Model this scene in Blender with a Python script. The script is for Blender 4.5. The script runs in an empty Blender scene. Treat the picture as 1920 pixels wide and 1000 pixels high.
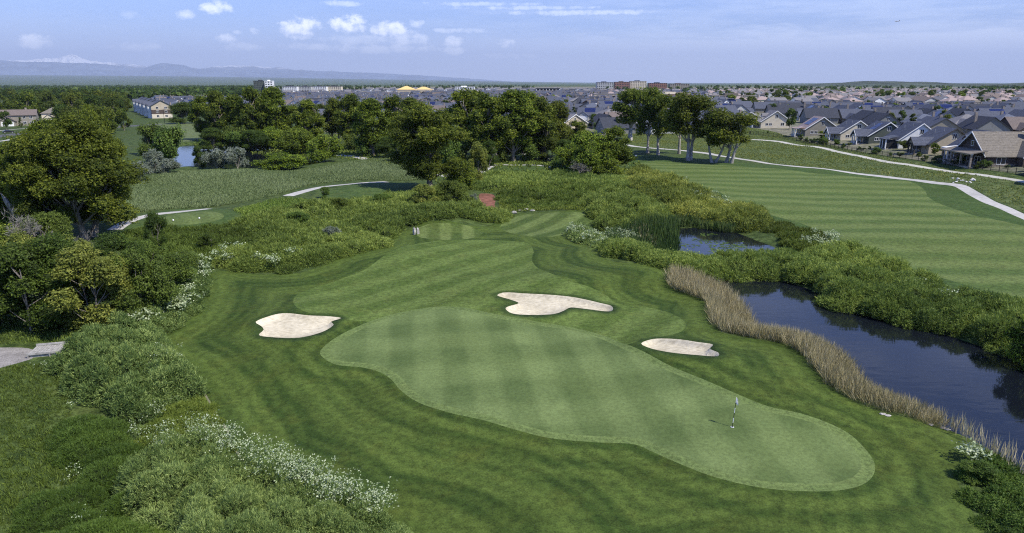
import bpy, bmesh, math, random
import numpy as np
from mathutils import Vector
from mathutils.geometry import delaunay_2d_cdt
rng = np.random.default_rng(7); random.seed(7)
SC = bpy.context.scene
COL = SC.collection
CAMH = 22.0; TH = math.radians(15.0); F = 1280.0
cT, sT = math.cos(TH), math.sin(TH)
WATER_Z = -0.75

# ---------------------------------------------------------------- survey: photo pixel -> ground point
def ray(px, py):
    px = np.asarray(px, float); py = np.asarray(py, float)
    dx = (px-960)/F; dy = (500-py)/F
    return dx, cT+dy*sT, -sT+dy*cT
def flat(pts, z=0.0):
    p = np.array(pts, float); dx, dyy, dz = ray(p[:,0], p[:,1])
    t = (z-CAMH)/dz
    return np.stack([dx*t, dyy*t], 1)
def ss(a, b, x):
    t = np.clip((x-a)/(b-a), 0, 1); return t*t*(3-2*t)
def spline(P, step, closed=True):
    P = np.asarray(P, float); n = len(P); out = []
    rngi = range(n) if closed else range(n-1)
    for i in rngi:
        if closed: p0, p1, p2, p3 = P[i-1], P[i], P[(i+1) % n], P[(i+2) % n]
        else: p0, p1, p2, p3 = P[max(i-1, 0)], P[i], P[i+1], P[min(i+2, n-1)]
        L = np.linalg.norm(p2-p1); k = max(1, int(round(L/step)))
        t0 = 0; t1 = t0+max(np.linalg.norm(p1-p0), 1e-3)**.5; t2 = t1+max(L, 1e-3)**.5; t3 = t2+max(np.linalg.norm(p3-p2), 1e-3)**.5
        for j in range(k):
            t = t1+(t2-t1)*j/k
            A1 = (t1-t)/(t1-t0)*p0+(t-t0)/(t1-t0)*p1; A2 = (t2-t)/(t2-t1)*p1+(t-t1)/(t2-t1)*p2; A3 = (t3-t)/(t3-t2)*p2+(t-t2)/(t3-t2)*p3
            B1 = (t2-t)/(t2-t0)*A1+(t-t0)/(t2-t0)*A2; B2 = (t3-t)/(t3-t1)*A2+(t-t1)/(t3-t1)*A3
            out.append((t2-t)/(t2-t1)*B1+(t-t1)/(t2-t1)*B2)
    if not closed: out.append(P[-1])
    return np.array(out)
def sdf(P, poly):            # signed distance, negative inside
    P = np.asarray(P, float); a = poly; b = np.roll(poly, -1, 0)
    out = np.empty(len(P)); ins = np.zeros(len(P), bool)
    for s in range(0, len(P), 20000):
        q = P[s:s+20000]
        d2 = np.full(len(q), 1e18); c = np.zeros(len(q), bool)
        for i in range(len(a)):
            e = b[i]-a[i]; w = q-a[i]
            t = np.clip((w@e)/max(e@e, 1e-9), 0, 1)
            dd = ((w-t[:, None]*e)**2).sum(1); d2 = np.minimum(d2, dd)
            if a[i, 1] != b[i, 1]:
                cond = ((a[i, 1] > q[:, 1]) != (b[i, 1] > q[:, 1])) & (q[:, 0] < (b[i, 0]-a[i, 0])*(q[:, 1]-a[i, 1])/(b[i, 1]-a[i, 1])+a[i, 0])
                c ^= cond
        out[s:s+20000] = np.sqrt(d2); ins[s:s+20000] = c
    return np.where(ins, -out, out)
def inside(P, poly): return sdf(P, poly) < 0

# ---------------------------------------------------------------- outlines surveyed from the photograph
WPOLY = {
 'pond_big': [(1335,560),(1345,540),(1362,525),(1413,522),(1474,529),(1534,550),(1565,577),(1656,600),(1770,627),(1846,652),(1925,668),(2150,720),(2200,1100),(1990,960),(1915,885),(1880,858),(1827,826),(1770,803),(1732,776),(1656,748),(1618,728),(1600,700),(1572,672),(1534,652),(1481,642),(1420,634),(1392,618),(1385,596),(1368,576)],
 'pond_small': [(1235,436),(1269,428),(1300,428),(1363,433),(1390,440),(1420,452),(1452,464),(1456,474),(1410,484),(1311,489),(1240,486),(1228,462)],
 'pond_far': [(325,316),(330,292),(352,272),(400,270),(480,273),(560,284),(598,292),(600,303),(580,311),(540,317),(480,319),(400,316),(365,315)],
}
WP = {k: spline(flat(v, WATER_Z), 2.0) for k, v in WPOLY.items()}
NOI = [(rng.uniform(.02, .12)*math.cos(a), rng.uniform(.02, .12)*math.sin(a), rng.uniform(0, 6.28)) for a in rng.uniform(0, 6.28, 9)]
BUMPS = [(830,422,5.5,1.9),(1065,405,6,1.3),(965,428,5,-.4),(700,470,7,.5),(620,505,5,.4),(1040,540,6,.7),(940,540,5,.4),(560,588,5,.7),(1275,630,4,.5),
         (1190,520,7,.8),(1110,480,6,.5),(1240,560,6,-.3),(1440,690,6,.6),(1330,600,6,.4),(150,860,10,-1.3),(560,780,8,-.5),(820,905,7,-.5),(900,640,8,.3),
         (1500,850,7,.25),(1330,700,6,.3),(1700,860,6,-.5),(400,620,8,-.3),(600,395,9,.4),(395,410,8,.7),(690,355,9,.8),(985,318,9,.7),(1520,420,10,-.5),(1700,500,12,-.6)]
BC = flat([(b[0], b[1]) for b in BUMPS])
def h0(P):
    P = np.asarray(P, float); x, y = P[:, 0], P[:, 1]
    r = np.hypot(x, y); z = np.zeros(len(P)); w = 1-ss(250, 500, r)
    for kx, ky, ph in NOI: z += .05*np.sin(kx*2*x+ky*2*y+ph)+.03*np.sin(ky*5*x-kx*5*y+ph*2)
    for (c, b) in zip(BC, BUMPS): z += b[3]*np.exp(-((x-c[0])**2+(y-c[1])**2)/b[2]**2)
    z *= w
    z += 3.0*ss(88, 122, x+.3*np.maximum(0, y-260))*ss(40, 90, y)
    d = np.full(len(P), 1e9)
    near = (r < 420)
    if near.any():
        q = P[near]; dd = np.full(len(q), 1e9)
        for k in WP: dd = np.minimum(dd, sdf(q, WP[k]))
        d[near] = dd
    f = ss(0, 3.0, d)
    z = WATER_Z*(1-f)+z*f
    # the plain climbs towards the foothills far off
    z += ss(9000, 46000, r)*(430-ss(-.55, .25, np.arctan2(x, y))*380)
    return z
BUNK_PX = {
 'a': [(932,558),(943,553),(993,555),(1043,558),(1083,563),(1127,573),(1146,578),(1145,588),(1093,583),(1070,581),(1057,587),(1040,593),(993,595),(960,592),(948,582),(960,577),(973,573),(960,567),(943,562)],
 'b': [(480,608),(510,596),(531,592),(578,596),(619,598),(640,601),(621,608),(626,613),(605,627),(561,638),(510,637),(486,633),(495,623),(490,616)],
 'c': [(1202,649),(1223,641),(1268,641),(1310,647),(1336,651),(1331,660),(1346,666),(1346,673),(1306,671),(1257,666),(1219,658)],
}
def gp(pts, hf=None):
    hf = hf or h0
    z = np.zeros(len(pts)); p = np.array(pts, float)
    dx, dyy, dz = ray(p[:, 0], p[:, 1])
    dz = np.minimum(dz, -1e-4)
    for _ in range(12):
        t = (z-CAMH)/dz; q = np.stack([dx*t, dyy*t], 1)
        z = .5*z+.5*np.clip(hf(q), -3, 15)
    t = (z-CAMH)/dz
    return np.stack([dx*t, dyy*t], 1)
BP = {k: spline(gp(v), .4) for k, v in BUNK_PX.items()}
def H(P):
    P = np.asarray(P, float).reshape(-1, 2); z = h0(P)
    for k, poly in BP.items():
        c = poly.mean(0); m = ((P-c)**2).sum(1) < 15**2
        if m.any():
            d = sdf(P[m], poly)
            z[m] += -.16*ss(.02, -.3, d)-.55*ss(0, -3.0, d)+.24*ss(2.5, 0, d)*ss(-.3, 0.0, d)
    return z
def G(px, py):
    q = gp([(px, py)])[0]; return float(q[0]), float(q[1]), float(H([q])[0])
def ribbon(pts, w, w2=None):
    P = spline(gp(pts), 2.0, closed=False); n = len(P)
    T = np.gradient(P, axis=0); T /= np.linalg.norm(T, axis=1)[:, None]; N = np.stack([-T[:, 1], T[:, 0]], 1)
    ww = np.linspace(w, w2 if w2 else w, n)[:, None]/2
    return np.concatenate([P+N*ww, (P-N*ww)[::-1]])

ZPX = {
 'mown_rough': [(820,1040),(720,986),(700,980),(632,964),(576,928),(504,888),(456,864),(432,812),(408,776),(376,724),(332,686),(304,672),(288,636),(330,612),(365,590),(385,550),(390,518),(405,508),(440,510),(500,515),(560,512),(600,500),(640,482),(700,470),(732,460),(742,440),(775,426),(790,419),(850,416),(880,423),(915,424),(940,412),(960,402),(1000,398),(1060,395),(1089,395),(1108,403),(1118,417),(1095,424),(1071,430),(1069,446),(1100,456),(1131,463),(1126,477),(1152,491),(1222,498),(1264,513),(1259,542),(1325,562),(1331,594),(1352,624),(1413,636),(1466,645),(1500,662),(1527,693),(1553,723),(1595,750),(1656,774),(1732,795),(1789,807),(1822,822),(1826,857),(1796,899),(1807,932),(1830,970),(1852,1000),(1880,1060),(1900,1200),(1200,1300),(820,1250)],
 'far_rough': [(1175,296),(1195,291),(1300,298),(1400,306),(1500,315),(1600,325),(1700,337),(1760,345),(1800,350),(1850,380),(1885,393),(1925,410),(2200,500),(2200,660),(1920,582),(1870,570),(1800,550),(1750,537),(1700,517),(1640,492),(1600,467),(1540,447),(1480,432),(1430,404),(1370,385),(1330,366),(1290,346),(1240,332),(1195,318)],
 'fairway': [(985,455),(1000,470),(998,490),(1020,508),(1060,525),(1110,540),(1140,556),(1155,570),(1200,574),(1250,585),(1280,600),(1284,616),(1262,630),(1220,640),(1180,648),(1150,660),(1090,660),(900,640),(760,620),(700,604),(640,603),(590,594),(560,580),(550,564),(565,548),(620,530),(680,508),(720,480),(760,462),(820,452),(900,450)],
 'far_fairway': [(1198,306),(1225,303),(1300,307),(1400,313),(1500,322),(1600,331),(1680,338),(1707,341),(1731,354),(1744,372),(1775,387),(1830,405),(1885,416),(1925,425),(2200,490),(2200,610),(1920,558),(1850,545),(1760,520),(1680,498),(1620,470),(1560,442),(1496,417),(1444,403),(1405,391),(1370,378),(1352,362),(1320,350),(1287,342),(1238,326)],
 'collar': [(600,663),(610,648),(643,627),(693,603),(747,587),(810,576),(860,576),(897,582),(945,595),(993,603),(1060,612),(1127,628),(1193,657),(1260,688),(1320,712),(1380,738),(1440,762),(1500,775),(1545,790),(1590,812),(1625,845),(1640,870),(1637,892),(1615,910),(1570,920),(1500,921),(1430,915),(1370,903),(1320,888),(1270,868),(1220,846),(1193,834),(1110,829),(1027,821),(960,804),(910,789),(843,774),(787,756),(750,731),(733,711),(707,696),(677,689),(627,683)],
 'mound_turf': [(782,428),(800,421),(850,419.5),(880,424),(905,436),(880,448),(830,450),(790,446)],
 'tongue_turf': [(950,412),(985,403),(1060,398),(1090,399),(1112,412),(1098,421),(1064,432),(1050,442),(1010,446),(975,440),(940,430)],
 'tee_surround': [(228,432),(250,408),(300,396),(360,391),(420,392),(452,400),(445,412),(400,424),(320,434),(260,440)],
 'tee_box': [(300,412),(330,402),(380,397),(418,402),(415,411),(370,420),(320,422)],
 'tee_surround2': [(600,362),(640,350),(700,342),(760,343),(775,352),(750,366),(690,374),(620,376)],
 'tee_surround3': [(915,320),(930,312),(990,309),(1040,313),(1062,319),(1050,324),(980,326),(920,326)],
 'mulch': [(903,363),(921,364),(929,374),(928,387),(946,399),(939,407),(921,398),(905,386)],
 'gravel': [(-40,650),(0,652),(40,652),(62,656),(60,673),(30,682),(0,690),(-40,700)],
 'town_ground': [(1400,236),(1425,246),(1500,264.5),(1620,286.5),(1786,310),(1925,328.5),(2250,385),(2250,164),(500,164),(430,180),(400,205),(560,225),(700,225),(860,215),(1100,262),(1190,250),(1330,240)],
 'crop_field': [(262,184),(262,170),(480,166),(480,178),(330,188)],
 'crop_field2': [(285,232),(360,228),(372,240),(385,262),(340,266),(300,250)],
 'park_lawn': [(1385,200),(1390,191),(1445,187),(1520,188),(1520,198),(1440,204)],
 'dry_grass': [(1190,240),(1400,240),(1500,262),(1600,282),(1700,302),(1800,320),(1925,338),(2200,380),(2200,480),(1925,400),(1860,372),(1812,349),(1753,341),(1600,322),(1500,311),(1320,286),(1185,272)],
}
STEP = {'mown_rough': .8, 'far_rough': 2, 'far_fairway': 2, 'fairway': .7, 'collar': .5, 'mulch': 1, 'gravel': .8, 'dry_grass': 4, 'town_ground': 40, 'crop_field': 40, 'park_lawn': 20}
Z = {k: spline(gp(v), STEP.get(k, 1.5)) for k, v in ZPX.items()}
def inset(poly, d):
    T = np.roll(poly, -1, 0)-np.roll(poly, 1, 0); T /= np.linalg.norm(T, axis=1)[:, None]
    N = np.stack([-T[:, 1], T[:, 0]], 1); a = poly; b = np.roll(poly, -1, 0)
    if (a[:, 0]*b[:, 1]-b[:, 0]*a[:, 1]).sum() < 0: N = -N
    q = poly+N*d
    q = q[sdf(q, poly) < -d*.93]
    return q
Z['putting_green'] = inset(Z['collar'], .75)
PATHS = {
 'cart_path': [ribbon([(1150,268),(1185,274),(1250,280),(1320,287),(1400,300),(1500,313),(1588,323),(1687,335),(1753,343),(1793,347),(1812,355),(1852,378),(1885,391),(1921,407),(2050,470)], 2.3),
               ribbon([(215,431),(238,417),(279,404),(340,397),(393,391.5)], 2.3, 2.0), ribbon([(540,367.5),(575,357.5),(610,350),(665,344.5),(725,341)], 2.6, 2.2),
               ribbon([(635,291),(665,294),(692,300)], 2.6), ribbon([(900,326),(915,315),(935,309),(985,309.5),(1035,314)], 2.6, 2.2), ribbon([(962,281),(975,285),(992,291)], 2.6),
               ribbon([(820,325),(850,330)], 5)],
 'walkway': [ribbon([(1395,262),(1450,264.5),(1500,273),(1567,284),(1620,294.5),(1665,304),(1742,315.5),(1808,325),(1921,341),(2080,365)], 1.7)],
 'dirt_edge': [ribbon([(283,634),(300,671),(330,688),(374,725),(406,778),(430,813),(454,865),(503,889)], .13)],
 'road': [ribbon([(-120,272),(0,255.5),(60,249),(180,241),(300,233)], 9)],
 'sidewalk': [ribbon([(-120,284),(0,265),(60,256)], 1.8), ribbon([(-60,256),(0,245),(80,239),(150,235)], 1.8)],
 }
ORDER = ['native_grass', 'town_ground', 'crop_field', 'crop_field2', 'park_lawn', 'dry_grass', 'far_rough', 'mown_rough', 'far_fairway', 'mound_turf', 'tongue_turf', 'tee_surround', 'tee_surround2', 'tee_surround3', 'tee_box', 'fairway', 'collar', 'putting_green', 'mulch', 'gravel', 'dirt_edge', 'road', 'sidewalk', 'cart_path', 'walkway', 'sand', 'pond']
zone_polys = [(k, Z[k]) for k in Z]
for k, L in PATHS.items(): zone_polys += [(k, p) for p in L]
for k in BP: zone_polys.append(('sand', BP[k]))
for k in WP: zone_polys.append(('pond', WP[k]))

# ---------------------------------------------------------------- one triangulated sheet, cut along every outline
pts = []
def polar(r0, r1, ratio, a0, a1, na):
    r = r0; i = 0
    while r < r1:
        a = np.linspace(a0, a1, na)+(i % 2)*(a1-a0)/(na-1)/2
        pts.append(np.stack([r*np.sin(a), r*np.cos(a)], 1)); r *= ratio; i += 1
R = math.radians
polar(14, 300, 1.0125, R(-46), R(46), 190)
polar(300, 1500, 1.04, R(-50), R(50), 120)
polar(1500, 90000, 1.09, R(-50), R(50), 80)
polar(3, 90000, 1.25, R(54), R(306), 40)
for k, poly in BP.items():
    for d in (.12, .28, .6, 1.1, 1.8): pts.append(inset(poly, d))
for poly in WP.values():
    T = np.roll(poly, -1, 0)-np.roll(poly, 1, 0); T /= np.linalg.norm(T, axis=1)[:, None]; N = np.stack([T[:, 1], -T[:, 0]], 1)
    if (poly[:, 0]*np.roll(poly, -1, 0)[:, 1]-np.roll(poly, -1, 0)[:, 0]*poly[:, 1]).sum() < 0: N = -N
    for d in (.6, 1.3, 2.2, 3.1): pts.append(poly+N*d)
allp = np.concatenate(pts)
vs = [Vector(p) for p in allp]; faces = []; fz = []
for k, poly in zone_polys:
    if (poly[:, 0]*np.roll(poly[:, 1], -1)-np.roll(poly[:, 0], -1)*poly[:, 1]).sum() < 0: poly = poly[::-1]
    b = len(vs); vs += [Vector(p) for p in poly]; faces.append(list(range(b, b+len(poly)))); fz.append(ORDER.index(k))
cv, ce, cf, ov, oe, of = delaunay_2d_cdt(vs, [], faces, 0, 1e-3)
V2 = np.array([(v[0], v[1]) for v in cv]); TRI = np.array(cf)
zone = np.array([max([fz[i] for i in o], default=0) for o in of])
a, b, c = V2[TRI[:, 0]], V2[TRI[:, 1]], V2[TRI[:, 2]]
sa = (b[:, 0]-a[:, 0])*(c[:, 1]-a[:, 1])-(c[:, 0]-a[:, 0])*(b[:, 1]-a[:, 1])
TRI[sa < 0] = TRI[sa < 0][:, ::-1]
keep = np.abs(sa) > 1e-7; TRI = TRI[keep]; zone = zone[keep]
VZ = H(V2)
rr = np.hypot(V2[:, 0], V2[:, 1]); eps = np.clip(rr*.004, .08, 50)
ex = np.stack([eps, np.zeros_like(eps)], 1); ey = ex[:, ::-1]
NX = -(H(V2+ex)-H(V2-ex))/(2*eps); NY = -(H(V2+ey)-H(V2-ey))/(2*eps)
NRM = np.stack([NX, NY, np.ones_like(NX)], 1); NRM /= np.linalg.norm(NRM, axis=1)[:, None]
mow = np.full(len(V2), 0.0); nearm = rr < 300
gd = np.full(len(V2), 50.0); gd[nearm] = sdf(V2[nearm], Z['collar'])
md = np.full(len(V2), 50.0); md[nearm] = sdf(V2[nearm], Z['mown_rough'])
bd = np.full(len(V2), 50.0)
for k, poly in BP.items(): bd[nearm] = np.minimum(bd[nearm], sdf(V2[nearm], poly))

def mesh_np(name, verts, faces, mats=(), mi=None, attr=None, parent=None, smooth=False, normals=None, link=True):
    verts = np.asarray(verts, np.float32); faces = np.asarray(faces, np.int32); k = faces.shape[1]; n = len(faces)
    me = bpy.data.meshes.new(name)
    me.vertices.add(len(verts)); me.vertices.foreach_set('co', verts.ravel())
    me.loops.add(n*k); me.loops.foreach_set('vertex_index', faces.ravel())
    me.polygons.add(n); me.polygons.foreach_set('loop_start', np.arange(0, n*k, k, dtype=np.int32))
    me.polygons.foreach_set('use_smooth', np.full(n, smooth))
    for m in mats: me.materials.append(m)
    if mi is not None: me.polygons.foreach_set('material_index', np.asarray(mi, np.int32))
    if attr:
        for an, av in attr.items():
            at = me.attributes.new(an, 'FLOAT', 'POINT'); at.data.foreach_set('value', np.asarray(av, np.float32))
    me.update(calc_edges=True)
    if normals is not None: me.normals_split_custom_set_from_vertices(normals.tolist())
    ob = bpy.data.objects.new(name, me)
    if link: COL.objects.link(ob)
    if parent: ob.parent = parent
    return ob
def tag(o, label=None, cat=None, group=None, kind=None):
    if label: o['label'] = label
    if cat: o['category'] = cat
    if group: o['group'] = group
    if kind: o['kind'] = kind
    return o
def empty(name, loc, rz=0, s=1):
    o = bpy.data.objects.new(name, None); o.location = loc; o.rotation_euler = (0, 0, rz); COL.objects.link(o)
    o.scale = (s, s, s) if not hasattr(s, '__len__') else s
    o.empty_display_size = .5
    return o

# ---------------------------------------------------------------- materials
MATS = {}
class NT:
    def __init__(s, name):
        s.m = bpy.data.materials.new(name); s.m.use_nodes = True; s.t = s.m.node_tree; s.t.nodes.clear()
        s.out = s.t.nodes.new('ShaderNodeOutputMaterial'); MATS[name] = s.m
    def n(s, typ, **kw):
        o = s.t.nodes.new('ShaderNode'+typ)
        for k, v in kw.items(): setattr(o, k, v)
        return o
    def l(s, a, b): s.t.links.new(a, b)
    def val(s, x, inp):
        if isinstance(x, (int, float)): inp.default_value = x
        elif isinstance(x, (tuple, list)): inp.default_value = tuple(x)+((1,) if len(x) == 3 and inp.type == 'RGBA' else ())
        else: s.l(x, inp)
    def math(s, op, a, b=0.0, clamp=False, c=None):
        o = s.n('Math', operation=op, use_clamp=clamp); s.val(a, o.inputs[0]); s.val(b, o.inputs[1])
        if c is not None: s.val(c, o.inputs[2])
        return o.outputs[0]
    def noise(s, scale, detail=3, rough=.5, vec=None, sx=None):
        o = s.n('TexNoise'); o.inputs['Scale'].default_value = scale; o.inputs['Detail'].default_value = detail; o.inputs['Roughness'].default_value = rough
        v = vec if vec is not None else s.pos()
        if sx:
            mp = s.n('Mapping'); mp.inputs['Scale'].default_value = sx; s.l(v, mp.inputs[0]); v = mp.outputs[0]
        s.l(v, o.inputs['Vector']); return o.outputs[0]
    def pos(s):
        if not hasattr(s, '_p'): s._p = s.n('NewGeometry')
        return s._p.outputs['Position']
    def mix(s, f, a, b, blend='MIX'):
        o = s.n('Mix', data_type='RGBA', blend_type=blend); s.val(f, o.inputs[0]); s.val(a, o.inputs[6]); s.val(b, o.inputs[7]); return o.outputs[2]
    def ramp(s, f, stops):
        o = s.n('ValToRGB'); s.l(f, o.inputs[0]); e = o.color_ramp.elements
        while len(e) < len(stops): e.new(.5)
        for i, (p, c) in enumerate(stops): e[i].position = p; e[i].color = tuple(c)+(1,)
        return o.outputs[0]
    def map(s, x, a, b, c=0.0, d=1.0):
        o = s.n('MapRange', interpolation_type='SMOOTHSTEP'); s.val(x, o.inputs[0]); o.inputs[1].default_value = a; o.inputs[2].default_value = b; o.inputs[3].default_value = c; o.inputs[4].default_value = d
        return o.outputs[0]
    def attr(s, name):
        o = s.n('Attribute', attribute_name=name); return o.outputs['Fac']
    def finish(s, col, rough=.9, spec=.2, bump=None, bstr=.3, bdist=.05, metal=0, trans=None):
        p = s.n('BsdfPrincipled'); s.val(col, p.inputs['Base Color']); s.val(rough, p.inputs['Roughness']); p.inputs['Specular IOR Level'].default_value = spec; p.inputs['Metallic'].default_value = metal
        if bump is not None:
            b = s.n('Bump'); b.inputs['Strength'].default_value = bstr; b.inputs['Distance'].default_value = bdist; s.l(bump, b.inputs['Height']); s.l(b.outputs[0], p.inputs['Normal'])
        sh = p.outputs[0]
        if trans:
            t = s.n('BsdfTranslucent'); s.val(col, t.inputs[0]); mx = s.n('MixShader'); mx.inputs[0].default_value = trans; s.l(sh, mx.inputs[1]); s.l(t.outputs[0], mx.inputs[2]); sh = mx.outputs[0]
        s.l(sh, s.out.inputs[0]); return s.m
def stripes(n, dx, dy, period, wob=.35, soft=.35, ph=0.0):
    sp = n.n('SeparateXYZ'); n.l(n.pos(), sp.inputs[0])
    u = n.math('ADD', n.math('MULTIPLY', sp.outputs[0], dx*2*math.pi/period), n.math('MULTIPLY', sp.outputs[1], dy*2*math.pi/period))
    u = n.math('ADD', u, n.math('MULTIPLY', n.noise(.05, 2), wob*10)); u = n.math('ADD', u, ph)
    return n.map(n.math('SINE', u), -soft, soft)
def grass(name, dark, light, alt, stripe=None, samt=.8, fine=2.2, bdist=.03, patch=.12, yel=(.12, .12, .03), yamt=.25, lip=False, grain=1.0):
    n = NT(name)
    f1 = n.noise(fine, 4, .65); f2 = n.noise(patch, 4, .6); f3 = n.noise(.6, 3, .6); f4 = n.noise(fine*5, 2, .6)
    base = n.mix(n.map(f3, .3, .7), dark, light)
    if stripe is not None: base = n.mix(samt, base, n.mix(stripe(n), dark, light))
    base = n.mix(n.math('MULTIPLY', n.map(f2, .45, .7), .55), base, alt)
    base = n.mix(n.math('MULTIPLY', n.map(n.noise(.35, 4, .7), .5, .75), yamt), base, yel)
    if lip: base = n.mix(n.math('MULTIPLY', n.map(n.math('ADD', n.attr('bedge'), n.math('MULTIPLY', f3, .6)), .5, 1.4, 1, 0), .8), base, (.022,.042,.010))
    v = n.math('ADD', n.math('MULTIPLY', n.map(f1, .3, .7), .55*grain), n.math('MULTIPLY', n.map(f4, .32, .68), .5*grain)); v = n.math('ADD', v, 1-.52*grain)
    g = n.n('Combine'+'Color'); [n.l(v, g.inputs[i]) for i in range(3)]
    col = n.mix(1.0, base, g.outputs[0], 'MULTIPLY')
    return n.finish(col, .85, .12, n.math('ADD', f1, n.math('MULTIPLY', f4, .5)), .5, bdist)
def d2(p, q):
    a, b = gp([p, q]); v = b-a; v /= np.linalg.norm(v); return v
fd = d2((756,486), (860,462)); fw = (-fd[1], fd[0])
rd = d2((1500,341), (1720,346)); rw = (-rd[1], rd[0])
gdv = d2((900,760), (870,600)); gw = (-gdv[1], gdv[0])
def st_fair(n):
    a = stripes(n, fw[0], fw[1], 5.0, .3, .5); b = stripes(n, -fw[1], fw[0], 6.0, .3, .8)
    return n.math('ADD', n.math('MULTIPLY', a, .8), n.math('MULTIPLY', b, .2))
def st_green(n):
    a = stripes(n, gw[0], gw[1], 4.4, .35, .6); b = stripes(n, -gw[1], gw[0], 7.0, .45, .8)
    m = n.math('MULTIPLY', n.math('ADD', a, b), .5); return n.math('ADD', n.math('MULTIPLY', m, .75), n.math('MULTIPLY', n.map(n.noise(.3, 3, .6), .3, .7), .25))
def st_rough(n):
    u = n.math('MULTIPLY', n.attr('edge'), 2*math.pi/5.2); u = n.math('ADD', u, n.math('MULTIPLY', n.noise(.06, 3, .6), 7))
    a = n.map(n.math('SINE', u), -.7, .7)
    u2 = n.math('ADD', n.math('MULTIPLY', n.attr('edge'), 2*math.pi/1.3), n.math('MULTIPLY', n.noise(.2, 3, .6), 6))
    b = n.map(n.math('SINE', u2), -1, 1)
    g_ = n.map(n.math('SINE', n.math('ADD', n.math('MULTIPLY', n.attr('gedge'), 2*math.pi/2.4), n.math('ADD', 3.4, n.math('MULTIPLY', n.noise(.1, 2), 2)))), -.8, .8)
    k_ = n.map(n.attr('gedge'), 2.0, 6.0, 1, 0)
    a = n.math('ADD', n.math('MULTIPLY', a, n.math('SUBTRACT', 1, k_)), n.math('MULTIPLY', g_, k_))
    m = n.math('ADD', n.math('MULTIPLY', a, .6), n.math('MULTIPLY', b, .3)); return n.math('ADD', m, n.math('MULTIPLY', n.noise(.12, 3), .2))
def st_edge(n):
    u = n.math('MULTIPLY', n.attr('gedge'), 2*math.pi/1.1); return n.map(n.math('SINE', u), -.8, .8)
GM = {
 'native_grass': grass('native grass', (.030,.052,.012), (.068,.098,.026), (.055,.072,.022), bdist=.12, fine=1.2, patch=.05),
 'dry_grass': grass('dry grass', (.050,.078,.020), (.100,.128,.042), (.065,.10,.026), bdist=.1, fine=1.0, patch=.06, yamt=.3, yel=(.17,.155,.07)),
 'town_ground': grass('garden lots', (.11,.12,.07), (.22,.20,.15), (.06,.09,.03), fine=.5, patch=.03, yamt=.5, yel=(.30,.27,.22)),
 'crop_field': grass('pale field', (.085,.115,.04), (.12,.15,.06), (.1,.12,.05), fine=.4, patch=.01),
 'park_lawn': grass('park lawn', (.07,.12,.02), (.10,.16,.035), (.09,.13,.03), fine=.5, patch=.03),
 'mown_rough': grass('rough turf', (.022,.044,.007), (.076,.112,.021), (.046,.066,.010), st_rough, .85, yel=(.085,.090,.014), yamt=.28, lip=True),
 'far_rough': grass('far rough turf', (.032,.062,.012), (.062,.102,.024), (.045,.070,.015), st_rough, .4),
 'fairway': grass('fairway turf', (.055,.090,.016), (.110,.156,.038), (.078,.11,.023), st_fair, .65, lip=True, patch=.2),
 'far_fairway': grass('far fairway turf', (.062,.100,.022), (.116,.154,.044), (.09,.12,.03), lambda n: stripes(n, rw[0], rw[1], 7.6, .15, .9), .75, yamt=.3, yel=(.13,.14,.045), patch=.05),
 'putting_green': grass('green turf', (.069,.104,.031), (.148,.198,.068), (.105,.144,.044), st_green, 1.0, fine=4, bdist=.008, yamt=.06, grain=.6),
 'collar': grass('collar turf', (.098,.140,.042), (.135,.182,.058), (.11,.15,.045), st_edge, .4, fine=4, bdist=.01, yamt=.1),
 'tee_surround': grass('tee surround turf', (.038,.068,.016), (.07,.108,.028), (.05,.08,.018)),
 'tee_box': grass('tee turf', (.08,.115,.032), (.11,.15,.045), (.09,.12,.035), lambda n: stripes(n, .8, .6, 4, .3, .5), .6),
}
GM['mound_turf'] = grass('mound turf', (.050,.080,.016), (.125,.165,.048), (.09,.12,.03), lambda n: stripes(n, 1, .1, 3.4, .3, .6), .8)
GM['tongue_turf'] = grass('tongue turf', (.048,.078,.016), (.115,.155,.044), (.09,.12,.03), lambda n: stripes(n, .8, -.6, 4.5, .3, .6), .8)
GM['crop_field2'] = GM['crop_field']
GM['tee_surround2'] = GM['tee_surround3'] = GM['tee_surround']
def simple(name, c1, c2, scale, rough=.85, bdist=.02, spec=.25, sx=None, detail=4):
    n = NT(name); f = n.noise(scale, detail, .6, sx=sx); g = n.noise(scale*.13, 3, .6)
    col = n.mix(n.map(n.math('ADD', n.math('MULTIPLY', f, .6), n.math('MULTIPLY', g, .4)), .35, .65), c1, c2)
    return n.finish(col, rough, spec, f, .4, bdist)
GM['sand'] = simple('bunker sand', (.38,.34,.245), (.61,.555,.42), 2.2, .95, .06, .1, sx=(1, 3, 1), detail=6)
GM['mulch'] = simple('red mulch', (.10,.05,.03), (.27,.12,.085), 1.3, .95, .05, .1)
GM['gravel'] = simple('gravel', (.16,.15,.14), (.34,.32,.30), 9, .95, .03, .1)
GM['dirt_edge'] = simple('dirt edge', (.12,.12,.07), (.21,.20,.13), 4)
GM['cart_path'] = simple('concrete path', (.36,.35,.32), (.50,.48,.44), 1.2)
GM['walkway'] = simple('walkway concrete', (.40,.39,.33), (.52,.50,.43), 1.0)
GM['road'] = simple('asphalt', (.07,.072,.075), (.11,.11,.112), .8)
GM['sidewalk'] = simple('sidewalk concrete', (.38,.37,.34), (.5,.48,.45), 1)
n = NT('pond water')
sc = n.noise(.55, 2, .4, sx=(1, 2.2, 1)); sc2 = n.noise(3.0, 3, .6, sx=(1, 2.5, 1))
n.finish((.006,.008,.012), .035, .5, n.math('ADD', sc, n.math('MULTIPLY', sc2, .12)), .2, .05); GM['pond'] = n.m
p = [x for x in n.t.nodes if x.type == 'BSDF_PRINCIPLED'][0]; p.inputs['IOR'].default_value = 1.33

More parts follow.
